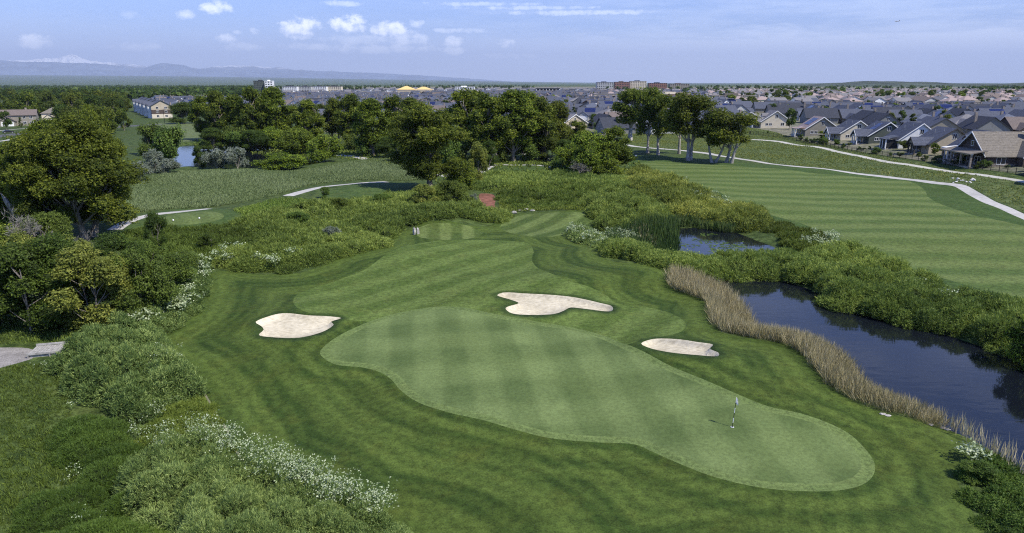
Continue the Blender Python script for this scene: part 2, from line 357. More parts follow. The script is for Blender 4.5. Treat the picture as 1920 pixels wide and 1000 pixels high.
NAMES = {'crop_field2': 'meadow_ground', 'native_grass': 'ground', 'dry_grass': 'dry_grass_ground', 'sand': 'bunker_sand', 'tee_surround2': 'tee_surround', 'tee_surround3': 'tee_surround', 'pond': 'water', 'mulch': 'red_mulch_ground', 'gravel': 'gravel_path', 'dirt_edge': 'dirt_edge'}
for zi, zn in enumerate(ORDER):
    m = zone == zi
    if not m.any(): continue
    tr = TRI[m]; u, inv = np.unique(tr, return_inverse=True); tr = inv.reshape(tr.shape)
    vz = VZ[u].copy()
    if zn == 'pond': vz[:] = WATER_Z
    nr = NRM[u].copy()
    if zn in ('pond',): nr[:] = (0, 0, 1)
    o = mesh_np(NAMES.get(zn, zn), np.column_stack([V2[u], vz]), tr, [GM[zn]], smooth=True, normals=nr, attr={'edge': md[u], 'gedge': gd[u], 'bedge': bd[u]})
    tag(o, kind='structure')
print('GROUND', len(V2), len(TRI))

# ---------------------------------------------------------------- camera, sun, sky, air
cam = bpy.data.cameras.new('Camera'); co = bpy.data.objects.new('Camera', cam); COL.objects.link(co); SC.camera = co
co.location = (0, 0, CAMH); co.rotation_euler = (math.pi/2-TH, 0, 0)
cam.sensor_width = 36; cam.lens = 36*F/1920; cam.clip_start = 1; cam.clip_end = 300000
SUN_EL, SUN_AZ = R(51), R(122)       # azimuth clockwise from the view direction (+Y)
sd = bpy.data.lights.new('sun', 'SUN'); sd.energy = 4.9; sd.angle = R(.5); sd.color = (1, .94, .82)
so = bpy.data.objects.new('sun', sd); COL.objects.link(so)
dirv = Vector((math.sin(SUN_AZ)*math.cos(SUN_EL), math.cos(SUN_AZ)*math.cos(SUN_EL), math.sin(SUN_EL)))
so.rotation_euler = dirv.to_track_quat('Z', 'Y').to_euler()
W = bpy.data.worlds.new('World'); SC.world = W; W.use_nodes = True; t = W.node_tree; t.nodes.clear()
class WN(NT):
    def __init__(s): s.t = t; s.out = t.nodes.new('ShaderNodeOutputWorld')
w = WN(); sky = w.n('TexSky', sky_type='NISHITA'); sky.sun_disc = False; sky.sun_elevation = SUN_EL; sky.sun_rotation = SUN_AZ; sky.altitude = 1600; sky.air_density = 1.3; sky.dust_density = .6; sky.ozone_density = 2.5
tc = w.n('TexCoord'); sp = w.n('SeparateXYZ'); w.l(tc.outputs['Generated'], sp.inputs[0])
az = w.math('ARCTAN2', sp.outputs[0], sp.outputs[1]); el = w.math('ARCSINE', sp.outputs[2])
cx = w.n('CombineXYZ'); w.l(az, cx.inputs[0]); w.l(el, cx.inputs[1])
def pe(px, py):
    dx, dy, dz = ray(px, py); r = math.sqrt(dx*dx+dy*dy+dz*dz); return math.atan2(dx, dy), math.asin(dz/r)
nz = w.noise(55, 5, .6, vec=cx.outputs[0], sx=(1, 1.5, 1)); nz2 = w.noise(160, 3, .6, vec=cx.outputs[0])
dis = w.math('ADD', w.math('MULTIPLY', w.math('SUBTRACT', nz, .5), 3.0), w.math('MULTIPLY', w.math('SUBTRACT', nz2, .5), .9))
CL = [(65,78,34,13,.8),(245,28,18,8,.25),(347,27,17,9,.6),(404,14,30,11,.75),(422,72,20,9,.65),(478,59,10,6,.5),(446,61,9,4,.4),(562,52,40,18,1.),(655,46,34,17,1.),(728,56,40,14,.95),(770,72,40,14,.6),(690,75,90,12,.4),(590,88,60,7,.5),(720,92,110,9,.55),(850,80,22,12,.8),(850,95,30,8,.7),(462,88,40,8,.45),(255,88,50,8,.4),(780,45,14,8,.5),(950,82,24,8,.6),(960,105,80,6,.35),(1000,15,130,4,.35),(1100,24,170,5,.4),(860,58,60,5,.4),(640,7,40,5,.35),(900,8,120,4,.3)]
acc = None
for (x, y, wx, wy, op) in CL:
    wx *= 1.2; wy *= 1.3
    a0, e0 = pe(x, y); a1, _ = pe(x+wx, y); _, e1 = pe(x, y-wy)
    u = w.math('MULTIPLY', w.math('SUBTRACT', az, a0), 1/(a1-a0)); v = w.math('MULTIPLY', w.math('SUBTRACT', el, e0), 1/(e1-e0))
    d = w.math('ADD', w.math('MULTIPLY', u, u), w.math('MULTIPLY', v, v))
    k = w.math('SUBTRACT', w.math('ADD', 1.0, dis), d); k = w.math('MULTIPLY', w.map(k, .0, 1.3), op)
    acc = k if acc is None else w.math('MAXIMUM', acc, k)
# thin high cloud, thicker to the right, and a pale band low on the horizon
wis = w.noise(7, 6, .65, vec=cx.outputs[0], sx=(1, 7, 1))
band = w.map(el, pe(1400, 158)[1], pe(1400, 20)[1], 1, 0); rgt = w.map(az, -.35, .55)
hz = w.math('MULTIPLY', w.map(wis, .36, .66), w.math('ADD', w.math('MULTIPLY', rgt, .5), .10))
step = w.map(w.math('ADD', el, w.math('MULTIPLY', w.math('SUBTRACT', wis, .5), .06)), pe(1500, 78)[1], pe(1500, 50)[1], 1, 0)
vz = w.math('MULTIPLY', w.math('MULTIPLY', step, rgt), .42)
hz = w.math('MAXIMUM', w.math('MULTIPLY', hz, w.math('ADD', w.math('MULTIPLY', band, .7), .3)), vz)
cover = w.math('MAXIMUM', acc, hz, clamp=True)
skyc = w.mix(1.0, sky.outputs[0], (.78, .93, 1.55), 'MULTIPLY')
lowb = w.math('MULTIPLY', w.map(el, .085, -.01), .75)
cl = w.mix(cover, w.mix(lowb, skyc, (8.6, 9.4, 13)), (18, 18.5, 20))
bg = w.n('Background'); w.l(cl, bg.inputs[0]); bg.inputs[1].default_value = .1
sky2 = w.mix(1.0, sky.outputs[0], (.78, .93, 1.55), 'MULTIPLY')
bg2 = w.n('Background'); w.l(sky2, bg2.inputs[0]); bg2.inputs[1].default_value = .1
ms = w.n('MixShader'); cond = w.math('MULTIPLY', w.math('LESS_THAN', w.math('ABSOLUTE', az), 1.0), w.math('LESS_THAN', sp.outputs[2], .40))
w.l(cond, ms.inputs[0]); w.l(bg2.outputs[0], ms.inputs[1]); w.l(bg.outputs[0], ms.inputs[2]); w.l(ms.outputs[0], w.out.inputs[0])
W.cycles.sampling_method = 'MANUAL'; W.cycles.sample_map_resolution = 256
SC.view_settings.view_transform = 'Standard'; SC.view_settings.look = 'None'; SC.view_settings.exposure = .38; SC.view_settings.gamma = 1
cy = SC.cycles; cy.max_bounces = 5; cy.diffuse_bounces = 2; cy.glossy_bounces = 2; cy.transmission_bounces = 2; cy.volume_bounces = 0; cy.transparent_max_bounces = 4

cy.pixel_filter_type = 'BLACKMAN_HARRIS'; cy.filter_width = 1.15
# ================================================================ plants
def leafmat(name, dark, mid, light, trans=.42, rough=.6, spec=.25, hue=.35, alt=(.11,.115,.025), gain=True):
    n = NT(name); f = n.attr('tint'); oi = n.n('ObjectInfo')
    if gain: dark = tuple(c*g for c, g in zip(dark, (1.9, 1.85, 1.2))); mid = tuple(c*g for c, g in zip(mid, (2.4, 2.35, 1.45))); light = tuple(c*g for c, g in zip(light, (2.75, 2.6, 1.6))); alt = tuple(c*g for c, g in zip(alt, (1.5, 1.4, 1)))
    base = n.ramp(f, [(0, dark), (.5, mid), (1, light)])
    base = n.mix(n.math('MULTIPLY', n.map(oi.outputs['Random'], .3, 1), hue), base, alt)
    return n.finish(base, rough, spec, trans=trans)
LM = {
 'cotton': leafmat('cottonwood leaves', (.020,.034,.008), (.046,.068,.012), (.115,.140,.026), trans=.5),
 'cotton2': leafmat('fresh cottonwood leaves', (.026,.044,.008), (.060,.088,.014), (.130,.160,.030), trans=.5, hue=.2),
 'willow': leafmat('willow leaves', (.035,.06,.010), (.075,.115,.016), (.15,.19,.035)),
 'dark': leafmat('dark leaves', (.014,.028,.008), (.028,.050,.012), (.055,.085,.02)),
 'sage': leafmat('silver leaves', (.13,.16,.11), (.27,.31,.23), (.46,.50,.41), alt=(.15,.18,.12), gain=False),
 'shrub': leafmat('shrub leaves', (.022,.042,.012), (.045,.078,.02), (.095,.14,.042)),
 'fern': leafmat('feathery leaves', (.030,.056,.024), (.068,.104,.044), (.152,.198,.10), hue=.05),
 'thick': leafmat('thicket leaves', (.033,.058,.020), (.078,.112,.034), (.150,.190,.070), hue=.12),
 'ochre': leafmat('ochre shrub leaves', (.040,.058,.018), (.095,.118,.034), (.17,.185,.065)),
 'meadow': leafmat('meadow grass', (.10,.15,.05), (.18,.235,.09), (.29,.35,.18), trans=.2, hue=0, gain=False),
 'greengrass': leafmat('tall green grass', (.024,.046,.012), (.046,.078,.018), (.09,.125,.035), trans=.2),
 'drygrass': leafmat('dry grass blades', (.05,.075,.024), (.09,.115,.04), (.18,.19,.08), trans=.2),
 'reed': leafmat('reeds', (.17,.17,.07), (.40,.345,.18), (.64,.57,.38), trans=.2, hue=0, gain=False),
 'cattail': leafmat('cattails', (.02,.045,.012), (.05,.095,.02), (.13,.17,.05), trans=.2, hue=0, gain=False),
 'flower': leafmat('white blossoms', (.20,.27,.11), (.34,.41,.22), (.54,.59,.40), trans=.2, hue=0, gain=False),
 'twig': leafmat('grey twigs', (.08,.078,.065), (.15,.145,.125), (.27,.26,.23), trans=0, hue=0, gain=False),
 'pine': leafmat('conifer needles', (.012,.026,.014), (.022,.042,.02), (.04,.065,.03)),
}
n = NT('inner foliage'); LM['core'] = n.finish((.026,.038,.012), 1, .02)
n = NT('bark'); b_ = n.noise(3, 4, .7, sx=(1, 1, .25)); LM['bark'] = n.finish(n.mix(n.map(b_, .3, .7), (.10,.085,.07), (.27,.24,.205)), .95, .1, b_, .6, .05)
n = NT('pale bark'); b_ = n.noise(2, 4, .7, sx=(1, 1, .3)); LM['palebark'] = n.finish(n.mix(n.map(b_, .3, .7), (.20,.185,.165), (.46,.43,.39)), .95, .1, b_, .6, .05)
n = NT('weathered wood'); b_ = n.noise(4, 4, .7, sx=(1, 1, .2)); LM['dead'] = n.finish(n.mix(n.map(b_, .3, .7), (.16,.14,.12), (.42,.38,.33)), .95, .1, b_, .6, .05)

def unit(v): return v/np.maximum(np.linalg.norm(v, axis=1)[:, None], 1e-9)
def rdir(n): return unit(rng.normal(size=(n, 3)))
def diamonds(C, N, L, Wd):
    n = len(C); N = unit(N); t = unit(np.cross(N, rdir(n))); b = np.cross(N, t)
    L = np.broadcast_to(L, n)[:, None]/2; Wd = np.broadcast_to(Wd, n)[:, None]/2
    V = np.stack([C+t*L, C+b*Wd, C-t*L, C-b*Wd], 1).reshape(-1, 3)
    return V, np.arange(n*4).reshape(n, 4)
def blades(B, D, L, Wd):     # upright leaf: base, direction, length, width
    n = len(B); D = unit(D); s = unit(np.cross(D, rdir(n))); L = np.broadcast_to(L, n)[:, None]; Wd = np.broadcast_to(Wd, n)[:, None]/2
    M = B+D*L*.55; T = B+D*L
    V = np.stack([B-s*Wd*.5, M-s*Wd, T, M+s*Wd], 1).reshape(-1, 3)
    return V, np.arange(n*4).reshape(n, 4)
def tube(path, rad, k=6):
    path = np.asarray(path, float); V = []; Fc = []
    T = np.gradient(path, axis=0); T = unit(T); up = np.array([.13, .97, .2])
    for i in range(len(path)):
        s = np.cross(T[i], up); s /= np.linalg.norm(s); u = np.cross(s, T[i])
        for j in range(k):
            a = 2*math.pi*j/k; V.append(path[i]+(s*math.cos(a)+u*math.sin(a))*rad[i])
    for i in range(len(path)-1):
        for j in range(k): Fc.append((i*k+j, i*k+(j+1) % k, (i+1)*k+(j+1) % k, (i+1)*k+j))
    return np.array(V), np.array(Fc)
class Acc:
    def __init__(s): s.V = []; s.F = []; s.n = 0; s.mi = []; s.t = []
    def add(s, V, Fc, mi=0, tint=.5):
        s.V.append(V); s.F.append(np.asarray(Fc)+s.n); s.n += len(V); s.mi.append(np.full(len(Fc), mi)); s.t.append(np.broadcast_to(tint, len(V)) if np.ndim(tint) == 0 else tint)
    def obj(s, name, mats, parent=None, smooth=False, link=True):
        return mesh_np(name, np.concatenate(s.V), np.concatenate(s.F), mats, np.concatenate(s.mi), {'tint': np.concatenate(s.t)}, parent, smooth, link=link)
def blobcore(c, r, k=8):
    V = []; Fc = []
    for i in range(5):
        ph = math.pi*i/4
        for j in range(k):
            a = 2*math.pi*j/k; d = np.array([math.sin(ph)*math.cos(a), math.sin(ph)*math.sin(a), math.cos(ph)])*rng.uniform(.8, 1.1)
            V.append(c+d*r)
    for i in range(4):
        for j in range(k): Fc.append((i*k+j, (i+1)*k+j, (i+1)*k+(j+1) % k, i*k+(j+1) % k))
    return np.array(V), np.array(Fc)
def bend(p, q, n=4, amp=.12):
    p = np.asarray(p, float); q = np.asarray(q, float); L = np.linalg.norm(q-p); o = rng.normal(size=3)*amp*L; o[2] = abs(o[2])*.4
    t = np.linspace(0, 1, n)[:, None]; return p+(q-p)*t+o*np.sin(t*math.pi)*.8
def tree_proto(kind, h, w, zb, nb, nleaf, leaf, mat, bark, stems=1, br=(.16, .26), core=.55, up=.5, aspect=.6, shape=0.0, r0=None, lean=0):
    """trunk + limbs + leaf clumps; returns (wood mesh, leaf mesh)"""
    wd = Acc(); lf = Acc(); r0 = r0 or h*.021
    ch = h-zb; cen = []
    for i in range(nb*30):
        if len(cen) >= nb: break
        u = rng.uniform(0, 1); a = rng.uniform(0, 6.283); prof = math.sin(math.pi*min(1, (u*.86+.12)))**.6*(1-shape*u)
        rr_ = w/2*prof*math.sqrt(rng.uniform(.05, 1))*.82
        c = np.array([rr_*math.cos(a), rr_*math.sin(a), zb+ch*(.1+.84*u)]); r = w*rng.uniform(*br)
        c[2] = min(c[2], h-r*.7)
        if all(np.linalg.norm(c-k[0]) > .62*min(r, k[1]) for k in cen): cen.append((c, r))
    forks = []
    for s in range(stems):
        a = 6.283*s/stems+.6; base = np.array([math.cos(a), math.sin(a), 0])*r0*(1.2 if stems > 1 else 0)
        tip = np.array([math.cos(a)*w*.22*(stems > 1)+lean, math.sin(a)*w*.22*(stems > 1), zb+ch*.75])
        P = bend(base, tip, 8, .05); rad = np.linspace(r0*(1 if stems == 1 else .75), r0*.22, 8); rad[0] *= 1.35
        wd.add(*tube(P, rad, 8)); forks.append(P)
    for c, r in cen:
        P = forks[int(np.argmin([np.linalg.norm(f[4]-c) for f in forks]))]
        zz = c[2]-.35*np.linalg.norm(c[:2])-.2*ch; k = int(np.argmin(abs(P[:, 2]-max(zz, zb*.6)))); k = min(max(k, 1), 6)
        L = np.linalg.norm(c-P[k]); q = bend(P[k], c, 4, .1)
        wd.add(*tube(q, np.linspace(r0*.38, r0*.08, 4), 5))
    tot = sum(r*r for _, r in cen)
    for c, r in cen:
        m = int(nleaf*r*r/tot); d = rdir(m); lump = .8+.25*np.sin(d[:, 0]*5+c[0]*3)*np.sin(d[:, 1]*5+c[1])+.12*np.sin(d[:, 2]*9)
        rad = r*np.clip(lump, .6, 1.15)*(.5+.58*rng.uniform(0, 1, m)**.45)
        C = c+d*rad[:, None]*np.array([1, 1, .85]); nn = d*.7+rng.normal(size=(m, 3))*.75; nn[:, 2] += up*.5
        V, Fc = diamonds(C, nn, leaf*rng.uniform(.6, 1.3, m), leaf*aspect*rng.uniform(.6, 1.2, m))
        tt = np.clip(rng.normal(.46+rng.uniform(-.2, .2), .22, m), 0, 1); lf.add(V, Fc, 0, np.repeat(tt, 4))
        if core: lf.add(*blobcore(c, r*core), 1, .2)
    wo = wd.obj('trunk', [LM[bark]], smooth=True, link=False); lo = lf.obj('crown', [LM[mat], LM['core']], link=False)
    return (wo, lo, h, w)
def dead_proto(h, w, depth=5, mat='twig', seed=1, trunkr=.3):
    wd = Acc(); tw = Acc()
    def rec(p, d, L, r, lv):
        q = p+d*L; P = bend(p, q, 4, .08); wd.add(*tube(P, np.linspace(r, r*.6, 4), 5 if lv < 2 else 3))
        if lv >= depth:
            m = 8; B = P[-1]+rng.normal(size=(m, 3))*.1; D = d+rng.normal(size=(m, 3))*.7; tw.add(*blades(B, D, L*rng.uniform(.6, 1.3, m), .07), 0, rng.uniform(.1, 1, m*4)); return
        for _ in range(3 if lv else 4):
            nd = d+rng.normal(size=3)*.55; nd[2] += .12; nd /= np.linalg.norm(nd); rec(P[-1] if rng.uniform() < .6 else P[2], nd, L*rng.uniform(.62, .85), r*.58, lv+1)
    rec(np.zeros(3), np.array([.05, 0, 1.]), h*.3, trunkr, 0)
    wo = wd.obj('trunk', [LM['dead']], smooth=True, link=False); lo = tw.obj('twigs', [LM[mat]], link=False); return (wo, lo, h, w)

TP = {}
for i in range(5): TP['cotton%d' % i] = tree_proto('c', 20, 13, 2.2+i*.5, 34+i*3, 14000, .58, ['cotton', 'cotton2'][i % 2], 'bark', stems=1+(i % 3 == 1), shape=.25, br=(.11, .2))
for i in range(4): TP['open%d' % i] = tree_proto('c', 20, 12.5, 7.0, 17+i, 9000, .62, 'cotton', 'palebark', stems=[1, 2, 1, 2][i], shape=0, r0=.55, core=.45)
TP['big0'] = tree_proto('c', 20, 17, 2.0, 46, 52000, .36, 'cotton', 'bark', 2, br=(.10, .17), r0=.55)
TP['big1'] = tree_proto('c', 20, 15, 1.5, 40, 42000, .40, 'cotton', 'bark', 1, br=(.11, .18), r0=.5)
for i in range(3): TP['willow%d' % i] = tree_proto('w', 10, 11, .6, 20, 12000, .40, 'willow', 'bark', 2, r0=.18)
for i in range(3): TP['darkb%d' % i] = tree_proto('d', 10, 9, .4, 20, 20000, .26, 'dark', 'bark', 2, r0=.16, br=(.13, .22))
for i in range(3): TP['shrubn%d' % i] = tree_proto('s', 6, 7, .2, 20, 20000, .19, 'shrub', 'bark', 3, r0=.08, br=(.12, .2))
for i in range(3): TP['olive%d' % i] = tree_proto('s', 8, 8, .3, 22, 22000, .24, 'ochre', 'bark', 2, r0=.12, br=(.11, .19))
for i in range(3): TP['sage%d' % i] = tree_proto('g', 6, 7, .2, 14, 7000, .30, 'sage', 'dead', 3, r0=.08)
for i in range(3): TP['bush%d' % i] = tree_proto('s', 5, 6, .1, 12, 5000, .30, 'shrub', 'bark', 3, r0=.07)
for i in range(4): TP['town%d' % i] = tree_proto('t', 8, 6, 1.5, 9, 1300, .62, ['cotton', 'dark', 'willow', 'dark'][i], 'bark', 1, r0=.14)
for i in range(3): TP['wood%d' % i] = tree_proto('t', 14, 13, 1.0, 14, 2600, .95, ['cotton', 'dark', 'cotton'][i], 'bark', 1, r0=.3)
TP['round'] = tree_proto('r', 5, 4.4, 1.2, 12, 3500, .28, 'dark', 'bark', 1, r0=.1)
TP['cone'] = tree_proto('p', 8, 3.6, .6, 16, 3000, .35, 'pine', 'bark', 1, r0=.14, shape=.75, br=(.13, .2))
TP['bare0'] = dead_proto(14, 12); TP['bare1'] = dead_proto(8, 8, 4, trunkr=.2)
NCNT = {}
def plant(proto, name, x, y, z, h, w, label, cat, group=None, rz=None):
    wo, lo, ph, pw = TP[proto]
    e = empty(name, (x, y, z-.1), rng.uniform(0, 6.28) if rz is None else rz, (w/pw, w/pw, h/ph))
    for src in (wo, lo):
        c = src.copy(); c.name = src.name; COL.objects.link(c); c.parent = e
    tag(e, label, cat, group); return e
def plant_px(proto, name, px, base, top, wpx, label, cat, group=None):
    x, y, z = G(px, base); dep = cT*y+sT*(CAMH-z)
    dx, a, b = ray(px, top); h = CAMH-z+(y/float(a))*float(b)
    return plant(proto, name, x, y, z, max(h, .6), wpx/F*dep, label, cat, group)
def bush_px(*a, **k): return plant_px(*a, **k)

CW = 'cottonwoods of the central grove'; RG = 'cottonwoods beside the striped fairway'; LB = 'trees and bushes banked up at the left edge'
T = [
 # the open group standing on the far fairway's edge
 ('open0','cottonwood',1181,264,167,92,'bushy cottonwood, leftmost of the open group on the edge of the far striped fairway','tree',RG),
 ('open2','cottonwood',1214,287,164,58,'tall cottonwood with one straight bare pale trunk, second from the left beside the cart path','tree',RG),
 ('open0','cottonwood',1234,291,178,58,'slim cottonwood with a trunk leaning right, between the straight-trunked one and the forked one','tree',RG),
 ('open2','cottonwood',1273,289,174,56,'cottonwood with a short dark trunk just behind the big pale forked one','tree',RG),
 ('open1','cottonwood',1292,301,168,96,'largest cottonwood by the cart path, with a pale trunk forking into a V','tree',RG),
 ('open3','cottonwood',1338,305,208,70,'low spreading cottonwood with thin twin trunks left of the rightmost tree of its group','tree',RG),
 ('open1','cottonwood',1366,306,200,92,'rightmost tree beside the cart path, its dark forked trunk leaning right','tree',RG),
 # central grove
 ('big1','cottonwood',806,356,190,150,'big broad cottonwood standing forward of the grove, pale branches showing low down','tree',CW),
 ('cotton1','cottonwood',868,300,166,92,'tall cottonwood just behind and right of the broad forward tree','tree',CW),
 ('cotton2','cottonwood',918,306,176,84,'dark cottonwood over the shaded path, left of the tree with the widest top','tree',CW),
 ('cotton3','cottonwood',962,304,168,96,'cottonwood with the widest rounded top in the middle of the grove','tree',CW),
 ('cotton4','cottonwood',1010,300,182,78,'cottonwood of the grove directly above the small third tee','tree',CW),
 ('cotton0','cottonwood',1045,296,188,62,'last tall cottonwood at the right end of the grove before the solar-roofed house','tree',CW),
 ('cotton2','cottonwood',742,288,178,66,'upright cottonwood left of the broad forward tree','tree',CW),
 ('cotton3','cottonwood',700,292,184,72,'cottonwood of the grove between the bare grey tree and the upright one','tree',CW),
 ('cotton4','cottonwood',662,278,176,62,'cottonwood with a visible grey trunk beside the short sandy path','tree',CW),
 ('cotton1','cottonwood',990,286,170,70,'taller crown rising behind the middle of the grove','tree',CW),
 ('cotton3','cottonwood',895,290,170,70,'crown rising behind the gap left of the grove centre','tree',CW),
 ('cotton0','cottonwood',770,270,182,70,'crown behind the shoulder of the broad forward tree','tree',CW),
 ('cotton2','cottonwood',1080,282,226,60,'shorter cottonwood in front of the solar-roofed house','tree',CW),
 # row behind the far pond
 ('cotton1','cottonwood',386,262,178,50,'leftmost tall cottonwood behind the far pond','tree','cottonwoods behind the far pond'),
 ('cotton4','cottonwood',412,268,170,56,'cottonwood with bare top branches behind the far pond','tree','cottonwoods behind the far pond'),
 ('cotton0','cottonwood',446,272,176,60,'dark cottonwood above the silver bush on the far pond','tree','cottonwoods behind the far pond'),
 ('cotton2','cottonwood',478,274,163,62,'tall pale-trunked cottonwood in the middle of the row behind the far pond','tree','cottonwoods behind the far pond'),
 ('cotton3','cottonwood',519,270,162,64,'tallest cottonwood of the row, with a narrow dark trunk right of the pale one','tree','cottonwoods behind the far pond'),
 ('cotton1','cottonwood',552,268,196,50,'lower dark tree between the tallest cottonwood and the bare grey tree','tree','cottonwoods behind the far pond'),
 ('cotton0','cottonwood',500,262,180,60,'dim crown set back behind the pale-trunked cottonwood','tree','cottonwoods behind the far pond'),
 ('bare0','bare_tree',604,268,196,66,'bare grey leafless tree left of the sandy path','tree'),
 ('cotton4','cottonwood',632,272,184,54,'green cottonwood wrapped behind the bare grey tree','tree',CW),
 # pond side and middle bushes
 ('willow0','willow',527,318,286,86,'bright green rounded willow hanging over the far pond','tree','willows round the far pond'),
 ('willow1','willow',556,290,240,72,'yellow-green willow behind the bright rounded one','tree','willows round the far pond'),
 ('willow2','willow',605,304,252,72,'willow with a dark foot at the right end of the far pond','tree','willows round the far pond'),
 ('willow0','willow',510,280,238,64,'yellowish willow below the tallest cottonwood','tree','willows round the far pond'),
 ('bush0','shrub',452,282,246,66,'grey-green rounded bush on the back shore of the far pond','shrub','bushes round the far pond'),
 ('bush1','shrub',400,278,244,50,'small bush at the left back corner of the far pond','shrub','bushes round the far pond'),
 ('sage0','silver_bush',446,317,276,42,'silver-leaved bush in front of the far pond','shrub','silver bushes'),
 ('sage1','silver_bush',408,316,278,44,'dull silver bush between the pond gap and the bright silver one','shrub','silver bushes'),
 ('darkb0','shrub',376,314,272,30,'dark upright bush at the right of the bright blue pond gap','shrub','bushes round the far pond'),
 ('sage2','silver_bush',290,324,280,48,'large silver-leaved bush by the left meadow edge','shrub','silver bushes'),
 ('sage0','silver_bush',262,340,304,44,'lowest silver bush, half behind the big left cottonwood','shrub','silver bushes'),
 ('sage1','silver_bush',318,326,296,38,'small silver bush touching the left end of the far pond','shrub','silver bushes'),
 ('bush2','shrub',318,302,236,70,'grey-green bushy tree behind the silver bushes','shrub'),
 ('darkb1','broad_tree',345,232,192,62,'round dark green tree in front of the townhouses','tree'),
 ('bush0','shrub',282,290,230,56,'green bush between the townhouses and the silver bushes','shrub'),
 ('sage2','silver_bush',621,450,424,38,'pale silver shrub alone in the green thicket','shrub','silver bushes'),
 ('sage1','silver_bush',888,386,362,20,'small silvery shrub beside the red mulch','shrub','silver bushes'),
 ('willow1','willow',1102,328,246,86,'yellow-green tree at the right foot of the grove','tree'),
 ('cotton2','cottonwood',1150,326,236,74,'dark rounded tree left of the far striped fairway','tree'),
 ('willow2','willow',1130,330,286,90,'low yellow-green shrub tree at the fairway corner','tree'),
 ('willow0','willow',1070,318,270,60,'yellowish low tree below the grove, left of the corner shrub','tree'),
 ('bare1','bare_bush',1086,334,300,46,'leafless grey-purple bush below the yellow-green trees','shrub'),
 ('bush1','shrub',1050,322,296,40,'soft pale green bush beside the end of the small tee','shrub'),
 ('olive0','small_tree',896,346,266,44,'slender grey-green tree right of the broad forward cottonwood','tree'),
 ('willow1','small_tree',862,356,296,60,'yellow-tinged low tree leaning on the broad forward cottonwood','tree'),
 ('shrubn0','shrub',848,388,338,74,'dark green bush mound at the foot of the broad forward cottonwood','shrub'),
 ('olive1','shrub',795,390,344,60,'dull green bush at the left foot of the broad forward cottonwood','shrub'),
 ('shrubn1','small_tree',609,372,350,24,'single small dark bush by the second cart path','shrub'),
 ('darkb2','small_tree',297,472,398,46,'lone young tree with light twigs in front of the near tee','tree'),
 ('darkb0','shrub',392,476,436,44,'dark bush in the thicket below the near tee','shrub'),
 ('shrubn2','shrub',560,424,396,58,'dark green bush in the middle of the left thicket','shrub'),
 ('shrubn0','shrub',640,400,370,52,'dark bush below the second tee','shrub'),
 ('shrubn1','shrub',720,388,362,50,'rounded bush in the thicket below the second tee, right-hand one','shrub'),
 # left edge
 ('big0','cottonwood',168,446,212,226,'huge cottonwood filling the left side, its crown reaching the road','tree',LB),
 ('big1','cottonwood',205,416,196,90,'yellowish cottonwood crown on the right shoulder of the huge left one','tree',LB),
 ('big1','cottonwood',92,452,246,130,'dark cottonwood left of the huge one','tree',LB),
 ('willow0','willow',34,440,318,120,'light green willow at the left frame edge','tree',LB),
 ('sage2','silver_bush',28,330,276,60,'dull silver bush by the road at the left edge','shrub',LB),
 ('bush2','shrub',66,330,262,60,'grey-green bush below the yellow crossing sign','shrub',LB),
 ('bare1','dead_tree',62,506,384,80,'dead grey tree with bare crooked branches among the left bushes','tree',LB),
 ('bare1','dead_tree',160,520,430,60,'bare grey branches poking out below the huge cottonwood','tree',LB),
 ('darkb0','broad_tree',60,622,452,190,'dark bushy tree at the left edge above the gravel path','tree',LB),
 ('olive0','broad_tree',176,618,462,170,'olive green bushy tree above the footbridge','tree',LB),
 ('olive1','broad_tree',-10,600,470,150,'yellow-flecked bushy tree cut by the left edge','tree',LB),
 ('darkb1','broad_tree',118,604,440,140,'dark tree between the edge tree and the olive one','tree',LB),
 ('shrubn2','shrub',262,596,470,140,'green bush right of the olive bushy tree','shrub',LB),
 ('shrubn0','shrub',322,560,478,110,'green bush behind the white-flowered hedge','shrub',LB),
 ('darkb2','shrub',225,560,440,110,'dark bush under the huge cottonwood, behind the green ones','shrub',LB),
 ('olive2','shrub',40,520,436,110,'olive bush under the dead grey tree','shrub',LB),
 ('olive0','shrub',130,540,440,110,'dull olive bush below the dead branches','shrub',LB),
 ('shrubn1','shrub',280,520,452,90,'pale green bush below the lone young tree','shrub',LB),
 ('shrubn2','shrub',350,520,470,80,'low grey-green bush left of the flowering hedge corner','shrub',LB),
 ('cotton3','cottonwood',112,352,222,110,'cottonwood set back behind the huge left one, toward the road','tree',LB),
 ('cotton1','cottonwood',40,372,268,100,'lower cottonwood near the left edge below the road','tree',LB),
 ('cotton1','cottonwood',580,276,186,60,'cottonwood just left of the bare grey tree','tree','cottonwoods behind the far pond'),
 ('willow2','willow',12,500,420,110,'light green willow scrub at the left edge under the dead tree','tree',LB),
 ('shrubn1','shrub',96,494,400,110,'grey-green bush between the dead tree and the huge cottonwood','shrub',LB),
 # right bank
 ('willow1','shrub',1930,690,590,90,'leafy bush on the pond bank cut by the right edge','shrub'),
 ('shrubn0','shrub',1838,900,866,80,'broad-leaved weedy bush at the pond corner, bottom right','shrub'),
]
seen = set()
for (pr, nm, px, ba, to, wp, lab, cat, *g) in T:
    plant_px(pr, nm, px, ba, to, wp*(1.18 if pr[:4] == 'cott' else 1.05), lab, cat, g[0] if g else None)

